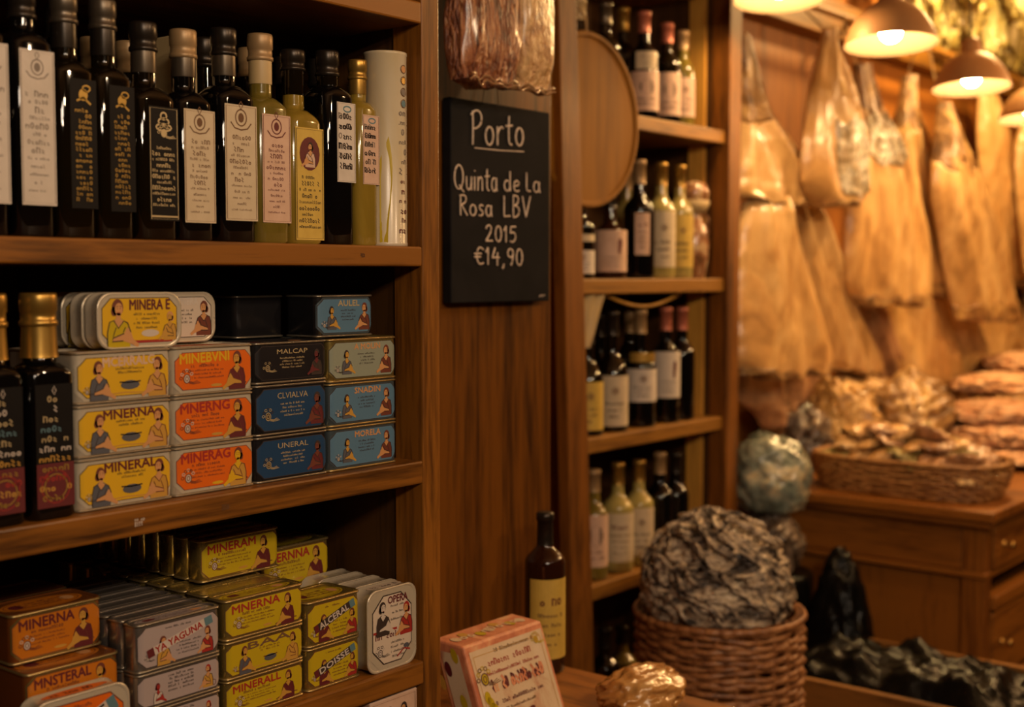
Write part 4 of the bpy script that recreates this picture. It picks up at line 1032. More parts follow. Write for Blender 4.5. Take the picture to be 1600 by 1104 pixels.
def wpx(px, z, y): 
    return P(px, 430, Y=y).x
G = ['bottles on the top rack shelf', 'bottles on the second rack shelf', 'bottles on the third rack shelf', 'bottles on the fourth rack shelf']
L1 = lambda a, b_, p='paper', art='crest', hw=1.2: [(a, b_, hw, p, art)]
wr = -.75
W_ = [
 # px, row y, shelf z index, r, top py, glass, foil, label, text
 (904, 0, 0, .036, -3, 'dglass', 'cap_cream', L1(.1, .45), 'cream-foiled dark bottle at the far left of the top rack shelf'),
 (944, 0, 0, .036, 4, 'dglass', 'cap_pewter', L1(.1, .45), 'dark bottle second from left on the top rack shelf, mostly behind the round board'),
 (972, 1, 0, .034, 12, 'dglass', 'cap_gold', L1(.1, .45, 'paper_p'), 'dark bottle with gold neck peeking over the edge of the round board'),
 (1004, 0, 0, .036, 18, 'dglass2', 'cap_pink', [(.08, .44, 1.25, 'paper_p', 'dark'), (.46, .62, .8, 'paper', 'script')], 'dark bottle with red foil and tall pinkish label right of the round board'),
 (1040, 0, 0, .034, 36, 'dglass', 'cap_pink', [(.08, .5, 1.2, 'paper_p', 'dark')], 'dark bottle with rust foil and pink label, second from right on the top rack shelf'),
 (1064, 0, 0, .031, 48, 'oglass', 'cap_tan', L1(.1, .5, 'paper_p'), 'olive glass bottle with tan foil at the right end of the top rack shelf'),
 (905, 0, 1, .035, 326, 'dglass', 'cap_dark', [(.06, .32, 1.2, 'paper_w', 'crest'), (.42, .5, 1.2, 'paper', 'plain')], 'short dark bottle with striped pale label at the left of the second rack shelf'),
 (953, 0, 1, .039, 298, 'bglass', 'cap_dark', L1(.08, .55, 'paper_p', 'mark'), 'squat brown bottle with big pale pink label on the second rack shelf'),
 (978, 1, 1, .034, 262, 'pglass', 'cap_tan', L1(.1, .5), 'pale bottle behind the squat brown bottle'),
 (998, 0, 1, .038, 250, 'dglass2', 'cap_tan', [(.2, .55, .5, 'paper_p', 'script')], 'tall black bottle with tan neck band on the second rack shelf'),
 (1032, 0, 1, .036, 254, 'pglass', 'cap_gold', L1(.1, .58, 'paper', 'crest'), 'pale yellow-green bottle right of the tall black bottle'),
 (1061, 0, 1, .035, 258, 'pglass', 'cap_gold', L1(.1, .56, 'paper_y', 'crest'), 'pale yellow-green bottle with yellowish label, second of the pale pair'),
 (919, 0, 2, .036, 500, 'dglass', 'cap_dark', L1(.05, .47, 'paper_y', 'crest'), 'dark sloping bottle with yellow label at the left of the third rack shelf'),
 (938, 1, 2, .034, 490, 'dglass2', 'cap_dark', L1(.1, .4), 'dark bottle behind the two sloping bottles on the third rack shelf'),
 (957, 0, 2, .038, 486, 'dglass', 'cap_dark', L1(.05, .47, 'paper', 'crest'), 'dark sloping bottle with cream label, second from left on the third rack shelf'),
 (984, 1, 2, .034, 486, 'dglass', 'cap_tan', L1(.1, .4), 'dark bottle with tan foil behind the wide-label bottle'),
 (1001, 0, 2, .039, 484, 'dglass2', 'cap_tan', [(.22, .50, 1.3, 'paper_w', 'crest'), (.56, .64, .9, 'gold', 'plain')], 'black bottle with wide white label and small gold band on the third rack shelf'),
 (1041, 0, 2, .036, 480, 'dglass2', 'cap_pink', L1(.22, .62, 'paper_w', 'mark'), 'black bottle with tall white label and red mark on the third rack shelf'),
 (1066, 0, 2, .033, 480, 'dglass2', 'cap_pink', [], 'unlabelled black bottle with pink foil at the right of the third rack shelf'),
 (929, 0, 3, .034, 733, 'oglass', 'cap_tan', L1(.12, .6, 'paper_p', 'dark'), 'olive bottle with pink label at the left of the fourth rack shelf'),
 (967, 0, 3, .038, 722, 'pglass', 'cap_gold', L1(.1, .55, 'paper', 'script'), 'pale wine bottle with cream label on the fourth rack shelf'),
 (1000, 0, 3, .037, 718, 'pglass', 'cap_gold', L1(.1, .56, 'paper', 'crest'), 'pale wine bottle with cream label next to the dark bottles on the fourth shelf'),
 (1033, 0, 3, .036, 706, 'dglass2', 'cap_tan', [], 'black bottle with tan foil on the fourth rack shelf, above the basket'),
 (1058, 0, 3, .034, 706, 'dglass2', 'cap_dark', [], 'black bottle at the right end of the fourth rack shelf'),
 (948, 0, 4, .036, 978, 'dglass', 'cap_dark', L1(.1, .5, 'paper_y', 'crest'), 'dim dark bottle under the fourth rack shelf, left of the basket'),
 (975, 0, 4, .036, 975, 'oglass', 'cap_dark', L1(.1, .5), 'dim olive bottle under the fourth rack shelf, nearest the basket'),
]
for px, row, si, r, top, gl, fo, lb, t in W_:
    y = WY + .052 + .115 * row; x = P(px, 430, Y=y).x
    h = P(px, top, Y=y).z - shz[si]; h = min(max(h, .2), .34)
    slope = 'sloping' in t
    wine(t, x, y, shz[si], r, h, gl, fo, lb, wr, (G + ['bottles under the fourth rack shelf'])[si], sh=.45 if slope else (.5 if r > .0385 else .57), soft=1.6 if slope else 1.0)
# glazed figurine jug
jx = rx1 - .062
jug = empty('jug', (jx, WY + .055, shz[1]), 'mottled painted jug at the right end of the second rack shelf', 'jug')
M['jug'] = mottled('painted_glaze', [(.35, (.10, .05, .02)), (.5, (.30, .13, .06)), (.62, (.5, .36, .2))], 22, rough=.2, bump=.1, coat=.6)
b = MB(); b.lathe([(.03, 0), (.04, .01), (.048, .06), (.05, .1), (.042, .14), (.03, .165), (.027, .18), (.034, .2), (.046, .22), (.05, .24), (.04, .262), (.02, .27), (.0005, .272)], 28, cap1=False); b.build('jug_body', 'jug', jug)
b = MB(); b.tube([(.035, -.01, .19), (.062, -.014, .17), (.066, -.014, .13), (.048, -.01, .09)], .006, 7); b.build('handle', 'jug', jug); jug.scale = (.82, .82, .92)
b = MB(); b.lathe([(.03, .182), (.044, .192), (.052, .215), (.034, .22)], 24); tag(b.build('collar', 'cap_cream', jug), 'cream collar')
# reed hoop and folded cloth under the second shelf
x0, x1 = P(947, 462, Y=1.69).x, P(1062, 462, Y=1.69).x; z_ = shz[1] - .034
b = MB(); b.tube([(x0 + (x1 - x0) * t / 12, 1.69, z_ - .004 - .028 * math.sin(math.pi * t / 12)) for t in range(13)], .004, 6)
tag(b.build('cane_hoop', 'rack_light'), 'thin pale cane sagging under the second rack shelf', 'cane')
b = MB(); x2 = P(913, 480, Y=1.675).x; x3 = P(948, 480, Y=1.675).x
vs = []; 
for j in range(12):
    for i in range(10):
        u = i / 9; v = j / 11; vs.append((x2 + (x3 - x2) * u * (1 - .75 * v), 1.672 + .006 * math.sin(u * 14 + v * 3) + .008 * v, z_ - .001 - .12 * v))
nV = len(vs); vs += [(x, y + .004, z) for x, y, z in vs]
fs = [(j * 10 + i, j * 10 + i + 1, (j + 1) * 10 + i + 1, (j + 1) * 10 + i) for j in range(11) for i in range(9)]
fs += [tuple(nV + q for q in reversed(f)) for f in fs]
b.add(vs, fs, 0, True); tag(b.build('cloth', 'cap_cream'), 'small cream cloth tacked under the left of the second rack shelf', 'cloth')

# ------------------------------------------------------------------ rail and hanging salt cod
b = MB(); b.box(px_r + .02, 8.4, 1.90, WB - .001, 2.30, 2.42); structure('trim_1', b, 'rack_x', bevel=.004)
b = MB(); b.tube([(px_r + .02, 1.80, 2.33), (8.4, 1.80, 2.33)], .014, 10)
for k in range(6): b.tube([(3.15 + k, 1.80, 2.33), (3.15 + k, 1.93, 2.36)], .008, 6)
tag(b.build('hanging_rail', 'rack_x'), 'long wooden rail on the right wall from which the dried cod hang', 'rail')
cpal = [[(.30, (.34, .17, .055)), (.44, (.58, .32, .11)), (.58, (.72, .45, .18)), (.74, (.80, .58, .30))],
        [(.30, (.30, .16, .055)), (.44, (.52, .30, .11)), (.60, (.68, .44, .19)), (.74, (.80, .62, .36))],
        [(.32, (.20, .10, .05)), (.48, (.44, .22, .10)), (.60, (.60, .34, .17)), (.74, (.66, .44, .25))]]
for i in range(3): M['cod%d' % i] = mottled('dried_cod_flesh', cpal[i], 6, rough=.34, bump=.45, dist=.03, coat=.6, stretch=(1.3, 1, .6), seed=i * 3, distort=1.0)
M['cod_skin'] = mottled('dark_cod_skin', [(.34, (.12, .06, .022)), (.5, (.32, .17, .06)), (.66, (.60, .38, .14))], 12, rough=.35, bump=.8, dist=.015, coat=.5, seed=2)
M['film'] = mottled('crinkled_film', [(.36, (.36, .25, .12)), (.50, (.50, .42, .28)), (.62, (.78, .72, .58))], 18, rough=.14, bump=1.0, dist=.03, coat=1, seed=6)

def interp(rows, t):
    """Catmull through (py, pxL, pxR)"""
    n = len(rows) - 1; k = min(int(t * n), n - 1); f = t * n - k
    g = lambda i: rows[max(0, min(n, i))]
    a, b_, c, d = g(k - 1), g(k), g(k + 1), g(k + 2); out = []
    for q in range(3):
        out.append(.5 * (2 * b_[q] + (c[q] - a[q]) * f + (2 * a[q] - 5 * b_[q] + 4 * c[q] - d[q]) * f * f + (3 * b_[q] - a[q] - 3 * c[q] + d[q]) * f ** 3))
    return out
def sheet(rows, Y, t, seed, fold=.016, nu=26, nv=54, rag=.012, flare=.0, t0=0, t1=1, push=0, u0=-1, u1=1):
    """a hanging split fish: follows its outline, thick in the middle, folded lengthwise, ragged at the hem"""
    fr = []; bk = []
    for j in range(nv + 1):
        v = t0 + (t1 - t0) * j / nv; py, pl, pr = interp(rows, v)
        pL = P(pl, py, Y=Y); pR = P(pr, py, Y=Y); wid = (pR - pL).length
        for i in range(nu + 1):
            u = u0 + (u1 - u0) * i / nu
            va = t0 + (.07 * noise.noise(Vector((u * 2.2, t0 * 9, seed))) + .03 * noise.noise(Vector((u * 7, t0 * 9, seed))) - .03 * abs(u) if t0 > 0 else 0)
            vb = t1 + (.07 * noise.noise(Vector((u * 2.2, t1 * 9, seed))) + .03 * noise.noise(Vector((u * 7, t1 * 9, seed))) - .03 * abs(u) if t1 < 1 else 0)
            v = va + (vb - va) * j / nv; py, pl, pr = interp(rows, min(max(v, 0), 1)); pL = P(pl, py, Y=Y); pR = P(pr, py, Y=Y); wid = (pR - pL).length; s_ = (u + 1) / 2
            p = pL.lerp(pR, s_)
            th = t * 1.45 * max(0, 1 - abs(u) ** 2.2) ** .5 * min(1, .2 + wid * 3.2)
            f_ = fold * min(1, wid * 6) * (noise.noise(Vector((u * 2.4 + seed, v * 1.4, seed))) * 1.2 + .4 * noise.noise(Vector((u * 4 + seed, v * 2.2, 3))) + .12 * noise.noise(Vector((u * 9, v * 12, seed))))
            ed = 1 - abs(u) ** 6
            dz = rag * noise.noise(Vector((u * 4, seed, 1.5))) * max(0, (v - .8) / .2) * 2
            ex = .006 * noise.noise(Vector((v * 14, seed + u, 5))) * (abs(u) > .85)
            fr.append(Vector((p.x + ex, Y - th + f_ * (.35 + .65 * ed) - flare * v * v - push, p.z + dz)))
            bk.append(Vector((p.x + ex, Y + .35 * th + f_ * (.35 + .65 * ed) - flare * v * v - push + (.002 if push == 0 else .0015), p.z + dz)))
    n = nu + 1; b = MB(); N = len(fr)
    fs = [(j * n + i, (j + 1) * n + i, (j + 1) * n + i + 1, j * n + i + 1) for j in range(nv) for i in range(nu)]
    fs2 = [tuple(N + q for q in reversed(f)) for f in fs]
    ed_ = []
    for j in range(nv):
        ed_.append((j * n, N + j * n, N + (j + 1) * n, (j + 1) * n)); ed_.append((j * n + nu, (j + 1) * n + nu, N + (j + 1) * n + nu, N + j * n + nu))
    for i in range(nu):
        ed_.append((i, i + 1, N + i + 1, N + i)); ed_.append((nv * n + i, N + nv * n + i, N + nv * n + i + 1, nv * n + i + 1))
    b.add(fr + bk, fs + fs2 + ed_, 0, True)
    return b
def cod(rows, Y, label, mat, seed, t=.03, fold=.026, film=None, tail=.0, group='salt cod hanging from the rail', cord=True, flare=.0):
    pt = P((rows[0][1] + rows[0][2]) / 2, rows[0][0], Y=Y)
    root = empty('dried_cod', pt, label, 'fish', group)
    def mk(b, n, m):
        b.v = [(x - pt.x, y - pt.y, z - pt.z) for x, y, z in b.v]; return b.build(n, m, root)
    mk(sheet(rows, Y, t, seed, fold, t0=tail, t1=.955, flare=flare), 'flesh', mat)
    mk(sheet(rows, Y, t, seed, fold, nv=8, t0=.955, t1=1, flare=flare), 'hem', 'cod_skin')
    if tail: mk(sheet(rows, Y, t * 1.02, seed, fold, nv=20, t0=0, t1=tail, flare=flare, rag=0), 'tail', 'cod_skin')
    if film: tag(mk(sheet(rows, Y, t * 1.04, seed, fold, nv=24, t0=film[0], t1=film[1], push=.004, u0=film[2], u1=film[3], rag=0), 'wrap', 'film'), 'glossy grey film on the fish')
    if cord: mk((lambda q: (q.tube([(pt.x, Y, pt.z - .02), (pt.x + .004, (Y + 1.8) / 2, (pt.z + 2.33) / 2), (pt.x, 1.80 - .016, 2.33)], .0035, 6), q)[1])(MB()), 'cord', 'string')
    return root
cod([(52, 1152, 1164), (110, 1157, 1180), (170, 1160, 1196), (225, 1157, 1228), (275, 1150, 1272), (302, 1148, 1282), (316, 1160, 1270)], 1.72, 'dried cod nearest the wine rack with long thin tail flaring to a wide hem', 'cod1', 3, tail=.42, t=.035)
cod([(308, 1166, 1214), (350, 1154, 1232), (430, 1148, 1257), (500, 1144, 1276), (556, 1142, 1292), (582, 1146, 1290)], 1.74, 'broad lower dried cod lobe hanging left, beside the rack, over the wrapped round bundles', 'cod0', 5, t=.05, cord=False)
cod([(308, 1214, 1262), (350, 1224, 1285), (430, 1244, 1314), (500, 1262, 1341), (556, 1274, 1366), (580, 1286, 1366)], 1.80, 'dried cod lobe slanting right, second in the lower left pair', 'cod1', 8, t=.045, cord=False)
cod([(572, 1150, 1285), (600, 1152, 1296), (628, 1158, 1292), (650, 1180, 1270), (676, 1192, 1228)], 1.86, 'brownish ragged cod trimmings below the lower left fish', 'cod2', 12, t=.04, fold=.03, cord=False)
cod([(42, 1289, 1301), (78, 1284, 1304), (130, 1268, 1316), (200, 1256, 1333), (258, 1250, 1343), (300, 1258, 1346), (318, 1276, 1338)], 1.65, 'narrow dried cod with shiny grey film, left of the front pendant lamp', 'cod0', 15, t=.04, film=(.48, .86, -.25, .95))
cod([(100, 1334, 1348), (160, 1338, 1362), (205, 1334, 1378), (250, 1325, 1402), (300, 1320, 1424), (380, 1318, 1444), (440, 1321, 1446), (474, 1334, 1440)], 1.73, 'wide pale dried cod with grey film at the shoulder, under the front pendant lamp', 'cod0', 19, t=.05, film=(.22, .46, -.8, .9), tail=.2)
cod([(118, 1410, 1424), (165, 1404, 1424), (205, 1394, 1434), (250, 1390, 1449), (320, 1396, 1464), (400, 1404, 1478), (462, 1410, 1482)], 1.83, 'dried cod with dark thin tail between the two pendant lamps', 'cod1', 23, t=.045, tail=.33)
cod([(160, 1466, 1478), (230, 1459, 1494), (300, 1456, 1520), (370, 1468, 1546), (440, 1480, 1570), (500, 1492, 1586)], 1.73, 'dried cod with long brown tail below the second pendant lamp', 'cod1', 27, t=.045, tail=.3)
cod([(148, 1530, 1548), (220, 1528, 1570), (300, 1536, 1596), (370, 1548, 1622), (450, 1570, 1652)], 1.86, 'dried cod right of the second pendant lamp, second from the right edge', 'cod0', 31, t=.045)
cod([(190, 1598, 1612), (250, 1590, 1640), (330, 1592, 1670), (430, 1602, 1710)], 1.76, 'dried cod cut by the right frame edge', 'cod1', 35, t=.045)
GL_ = 'lower layer of hanging cod'
cod([(452, 1342, 1372), (520, 1350, 1396), (590, 1370, 1424), (618, 1382, 1426)], 1.88, 'slim dried cod in the lower layer, leftmost, just right of the slanting lobe', 'cod2', 41, t=.03, cord=False, group=GL_)
cod([(452, 1384, 1452), (520, 1384, 1482), (590, 1398, 1502), (630, 1412, 1504)], 1.86, 'wide dried cod hanging in the lower layer beneath the wide pale fish', 'cod0', 45, t=.04, cord=False, group=GL_)
cod([(440, 1452, 1496), (530, 1466, 1530), (600, 1488, 1552), (640, 1500, 1556)], 1.89, 'dried cod in the lower layer beneath the dark-tailed fish', 'cod1', 49, t=.04, cord=False, group=GL_)
cod([(470, 1522, 1584), (540, 1534, 1612), (610, 1550, 1646)], 1.87, 'dried cod in the lower layer beneath the brown-tailed fish', 'cod0', 53, t=.04, cord=False, group=GL_)
cod([(440, 1600, 1660), (540, 1602, 1690), (610, 1612, 1720)], 1.88, 'dried cod in the lower layer at the right frame edge', 'cod1', 57, t=.04, cord=False, group=GL_)
# dried bundles above the rail
M['bundle'] = mottled('dried_yellow_bundle', [(.30, (.14, .085, .015)), (.45, (.34, .25, .06)), (.58, (.56, .45, .16)), (.7, (.85, .75, .42))], 10, rough=.3, bump=1.0, dist=.03, coat=.6, stretch=(1.6, 1, .45), seed=9, distort=1.4)
bp = None
for k, (px, pyb, r_) in enumerate([(1400, -10, .13), (1447, 30, .13), (1478, 75, .12), (1512, 58, .13), (1548, 95, .12), (1582, 90, .13), (1612, 120, .13), (1530, 10, .12), (1595, 30, .12)]):
    Yb = 1.86 if k < 7 else 1.72
    p = P(px, pyb, Y=Yb); h = .62 if k < 7 else .4
    top = min(p.z + h, 3.0); hh = top - p.z
    root = empty('dried_bundle', (p.x, Yb, p.z), ['yellow dried bundle above the rail, leftmost and mostly above the frame', 'yellow-green dried bundle hanging above the rail, right of the front lamp shade', 'low-hanging yellow-green dried bundle over the rail, left of the second lamp cord', 'yellow-green dried bundle directly behind the second lamp cord', 'yellow-green dried bundle right of the second lamp', 'dried bundle above the rail near the right frame edge', 'dried bundle cut by the right frame edge', 'short dried bundle hanging in front, high over the second lamp', 'short dried bundle hanging in front at the top right corner'][k], 'bundle', 'dried bundles above the rail')
    o = blob_mb((0, 0, hh / 2), (r_, .075, hh / 2), .25, 2.2, seed=k * 3 + 1, sub=5, ridge=.12, rfreq=(7, 4, 1.5)).build('bundle_body', 'bundle', root)
    b = MB(); b.tube([(0, 0, hh - .01), (0, 0, 3.05 - p.z)], .004, 6); b.build('cord', 'string', root)

# ------------------------------------------------------------------ pendant lamps
M['bronze'] = flat('bronze_shade', (.36, .18, .07), .5, metal=.2)
M['enamel'] = flat('shade_lining', (.15, .10, .055), .7, spec=.2)
M['bulb'] = flat('lit_bulb', (1, .8, .5), .4, emit=((1, .64, .29), 120))
def lamp(x, y, z, r, label):
    root = empty('pendant_lamp', (x, y, z), label, 'lamp', 'pendant lamps over the cod counter')
    s = r / .11; root.rotation_euler = (R(-5.5) * .63, R(5.5) * .78, 0)
    out = [(.110, 0), (.110, .003), (.1055, .018), (.096, .042), (.082, .066), (.062, .086), (.044, .098), (.032, .102), (.030, .104), (.029, .120), (.026, .138), (.018, .146), (.006, .150), (.0005, .150)]
    inn = [(.1085, .001), (.103, .018), (.0935, .041), (.0795, .064), (.060, .083), (.042, .0945), (.0005, .097)]
    b = MB(); b.lathe([(p * s, q * s) for p, q in out], 48, cap0=False, cap1=False); b.build('lamp_shade', 'bronze', root)
    b = MB(); b.lathe([(.110 * s, 0)] + [(p * s, q * s) for p, q in inn], 48, cap0=False, cap1=False); tag(b.build('shade_lining', 'enamel', root), 'pale enamel inside of the shade')
    b = MB(); b.lathe([(.0005, .006), (.012, .008), (.022, .016), (.027, .030), (.024, .045), (.015, .060), (.012, .070)], 24, cap0=False); b.build('bulb', 'bulb', root)
    b = MB(); b.lathe([(.014, .068), (.016, .070), (.016, .096)], 20); b.build('socket', 'cap_dark', root)
    b = MB(); b.tube([(0, 0, .148 * s), (0, 0, 3.05 - z)], .0035, 6); b.build('cord', 'cap_dark', root)
q1, q2, q3, q4 = P(1218, 0, Y=1.45), P(1392, 70, Y=1.26), P(1518, 138, Y=1.33), P(1614, 186, Y=1.38)
lamp(q1.x, 1.45, q1.z, .108, 'bronze dome pendant lamp cut by the top frame edge, leftmost of the lit lamps')
lamp(q2.x, 1.26, q2.z, .110, 'bronze dome pendant lamp, largest of the lit lamps, second from the left')
lamp(q3.x, 1.33, q3.z, .110, 'bronze dome pendant lamp, third from the left, over the brown-tailed cod')
lamp(q4.x, 1.38, q4.z, .110, 'bronze dome pendant lamp cut by the right frame edge')

# ------------------------------------------------------------------ cabinet
TZ = .90; cx0 = 3.255; cy0 = 1.07; cx1 = 7.2; cy1 = 1.93
cabt = empty('drawer_cabinet', (cx0, cy0, 0), 'brown wooden drawer cabinet with overhanging top carrying the baskets of dried cod', 'cabinet')
def loc_mb(): return MB()
def cb_(x0, x1, y0, y1, z0, z1, name, mat, par=cabt, bev=.003):
    b = MB(); b.box(x0 - cx0, x1 - cx0, y0 - cy0, y1 - cy0, z0, z1); return b.build(name, mat, par, bevel=bev)
cb_(cx0, cx1, cy0, cy1, TZ - .028, TZ, 'top', 'cab_y', bev=.005)
cb_(cx0 + .012, cx1, cy0 + .012, cy1, TZ - .045, TZ - .0285, 'top_moulding', 'cab_y')
ex = cx0 + .035; ey = cy0 + .03
cb_(ex, ex + .05, ey, ey + .06, 0, TZ - .045, 'corner_post', 'cab_z')
cb_(ex, ex + .05, cy1 - .06, cy1, 0, TZ - .045, 'corner_post', 'cab_z')
cb_(ex + .004, ex + .03, ey + .06, cy1 - .06, TZ - .165, TZ - .045, 'frieze_panel', 'cab_y', bev=.006)
cb_(ex - .006, ex + .034, ey - .004, cy1 - .06, TZ - .180, TZ - .166, 'moulding', 'cab_y')
cb_(ex + .014, ex + .03, ey + .06, cy1 - .06, .06, TZ - .180, 'end_panel', 'cab_z')
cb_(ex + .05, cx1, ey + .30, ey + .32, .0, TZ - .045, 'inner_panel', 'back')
nd = 4; dw = (cx1 - ex - .05) / nd
for r_i, (z0, z1) in enumerate([(TZ - .165, TZ - .052), (.44, .62), (.20, .42)]):
    for k in range(nd):
        x0 = ex + .055 + k * dw; x1 = x0 + dw - .035
        d_ = cb_(x0, x1, ey - .006, ey + .29, z0, z1, 'drawer', 'cab_x', bev=.004)
        for kx in ((.16, .84) if r_i < 2 else (.16, .84)):
            kn = MB(); xk = x0 + .07 + (x1 - x0 - .14) * (0 if kx < .5 else 1) - cx0; zk = (z0 + z1) / 2; yk = ey - .006 - cy0
            prf = [(.011, 0), (.011, .002), (.004, .004), (.004, .012), (.010, .017), (.012, .022), (.009, .028), (.0005, .030)]
            kn.loft([[(xk + r * math.cos(2 * math.pi * i / 16), yk - q, zk - r * math.sin(2 * math.pi * i / 16)) for i in range(16)] for r, q in prf], cap0=False, cap1=False)
            kn.build('knob', 'brass', d_)
        if r_i == 0 and k: cb_(x0 - .034, x0 - .002, ey, ey + .05, 0, TZ - .045, 'stile', 'cab_z')
for z0, z1 in ((TZ - .185, TZ - .168), (.63, .665), (.425, .437), (.16, .19)):
    cb_(ex + .05, cx1, ey - (.012 if z0 == .63 else 0), ey + .03, z0, z1, 'rail', 'cab_x')

# ------------------------------------------------------------------ wicker
M['wicker'] = mottled('wicker', [(.3, (.13, .045, .015)), (.5, (.30, .12, .04)), (.7, (.48, .22, .08))], 40, rough=.5, bump=.3, dist=.003, coat=.2)
M['wicker2'] = mottled('wicker_honey', [(.3, (.16, .06, .015)), (.5, (.36, .16, .045)), (.7, (.52, .27, .09))], 40, rough=.5, bump=.3, dist=.003, coat=.2)
def basket(root, rx, ry, h, rows_, stakes, rs, mat, flare=.08, sup=2.0, rim=.012):
    def pos(t, z, off):
        f = 1 - flare + flare * (z / h) + .03 * math.sin(math.pi * z / h)
        c, s = math.cos(t), math.sin(t); e = 2 / sup
        x = (rx * f + off) * math.copysign(abs(c) ** e, c); y = (ry * f + off) * math.copysign(abs(s) ** e, s); return (x, y, z)
    b = MB(); n = stakes * 4
    for k in range(rows_):
        z = rs + (h - 2 * rs) * k / (rows_ - 1)
        b.tube([pos(2 * math.pi * i / n, z + rs * 1.5 * noise.noise(Vector((i * .16, k * .5, 1))), rs * .75 * math.sin(i * math.pi / 2 + (k % 2) * math.pi)) for i in range(n)], rs * 1.02, 6, closed=True)
    b.build('weave', mat, root)
    for k in range(stakes * 2):
        b = MB(); t = 2 * math.pi * k / (stakes * 2); b.tube([pos(t, z, 0) for z in (0, h * .33, h * .66, h)], rs * .8, 5); b.build('stake', mat, root)
    b = MB(); m = 90
    for ph in (0, 2.1, 4.2):
        b.tube([(lambda q: (q[0], q[1], q[2]))(pos(2 * math.pi * i / m, h, rim * .5 * math.cos(i * .9 + ph))) for i in range(m)], rim * .62, 6, closed=True)
        for q in range(len(b.v) - m * 6 - 6, len(b.v)): pass
    b.build('rim', mat, root)
    b = MB(); b.loft([[pos(2 * math.pi * i / 48, .004, -rs * 2) for i in range(48)], [pos(2 * math.pi * i / 48, .012, -rs * 2) for i in range(48)]]); b.build('base', mat, root)

bk = empty('wicker_basket', (2.36, 1.345, .34), 'round brown wicker basket holding the shaggy grey bundle', 'basket')
basket(bk, .170, .170, .45, 40, 13, .0068, 'wicker', flare=.06, rim=.013)
b = MB()
for k in range(4): b.box(2.12, 2.60, 1.13 + k * .115, 1.13 + k * .115 + .1, .31, .34)
for x in (2.13, 2.56):
    b.box(x, x + .03, 1.13, 1.575, 0, .31)
b.box(2.13, 2.59, 1.13, 1.15, .02, .30)
tag(b.build('crate', 'rack_x', bevel=.002), 'wooden crate under the round wicker basket', 'crate')
M['shag'] = mottled('grey_dried_skins', [(.40, (.03, .02, .016)), (.46, (.2, .15, .11)), (.55, (.52, .40, .28)), (.66, (.8, .66, .46))], 15, rough=.5, bump=1, dist=.03, coat=.25, stretch=(.7, 1, 1.7), seed=3, distort=2.2, detail=8)
sh_ = empty('dried_skin_bundle', (2.345, 1.345, .69), 'shaggy grey and tan bundle of dried fish skins heaped in the round wicker basket', 'bundle')
bb = blob_mb((0, 0, .145), (.150, .150, .148), .12, 1.7, seed=4, sub=6, ridge=.045, rfreq=(2.5, 3.5, 9))
bb.build('skin_heap', 'shag', sh_)
b = MB()
rr_ = random.Random(3)
for k in range(240):         # curled strips on the surface
    th = rr_.uniform(0, 2 * math.pi); ph = rr_.uniform(.1, 1.6); R0 = rr_.uniform(.15, .162); pts = []
    for i in range(7):
        t2 = th + .075 * i + .02 * math.sin(i * 2 + k); p2 = ph + .055 * i * (1 if k % 3 else -.3) + .03 * math.sin(i * 1.1 + k)
        rad_ = R0 + .004 * math.sin(i * 1.3 + k); pts.append((rad_ * math.sin(p2) * math.cos(t2), rad_ * math.sin(p2) * math.sin(t2), .15 + 1.04 * rad_ * math.cos(p2)))
    b.tube(pts, [.002, .0035, .005, .0055, .005, .0035, .002], 6)
b.build('curled_strips', 'shag', sh_)['kind'] = 'stuff'

# long tray basket on the cabinet
tb = empty('tray_basket', (3.475, 1.375, TZ), 'long low woven tray basket of dried cod pieces on the cabinet corner', 'basket')
basket(tb, .155, .262, .095, 10, 24, .005, 'wicker2', flare=.10, sup=3.2, rim=.010)
protos = []
for k in range(4):
    def sq(p): return Vector((p.x, p.y, p.z + .25 * abs(p.x) * (1 if k % 2 else -1)))
    o = blob_mb((0, 0, 0), (.062 - .006 * k, .040 + .004 * k, .013), .30, 1.8, seed=k * 5 + 2, sub=4, ridge=.10, rfreq=(5, 5, 5), squash=sq)
    protos.append(o)
pm = ['cod1', 'bundle', 'cod0', 'cod2']
first = []
for k, o in enumerate(protos):
    q = o.build('cod_piece', pm[k]); tag(q, 'pale dried cod piece heaped in the long tray basket', 'fish piece', 'dried cod pieces in the tray basket'); first.append(q)
rr_ = random.Random(11); cnt = 0
for lay, (nx, ny, z, s) in enumerate([(4, 7, .045, .72), (4, 7, .075, .8), (4, 6, .104, .74), (3, 5, .130, .62), (2, 4, .155, .5)]):
    for i in range(nx):
        for j in range(ny):
            u = (i + .5) / nx * 2 - 1 + rr_.uniform(-.1, .1); v = (j + .5) / ny * 2 - 1 + rr_.uniform(-.08, .08)
            if abs(u) ** 2.5 + abs(v) ** 2.5 > 1.25: continue
            k = rr_.randrange(4)
            if cnt < 4: o = first[cnt]
            else: o = first[k].copy(); col.objects.link(o)
            yb2 = .22 * s / .8 * v * (1 if lay < 3 else .9) + (.03 if lay > 2 else 0)
            o.location = (3.475 + .118 * s / .8 * u, 1.375 + yb2, TZ + z + rr_.uniform(-.005, .008)); o.rotation_euler = (rr_.uniform(-.35, .35), rr_.uniform(-.4, .4), rr_.uniform(0, 6.28)); cnt += 1
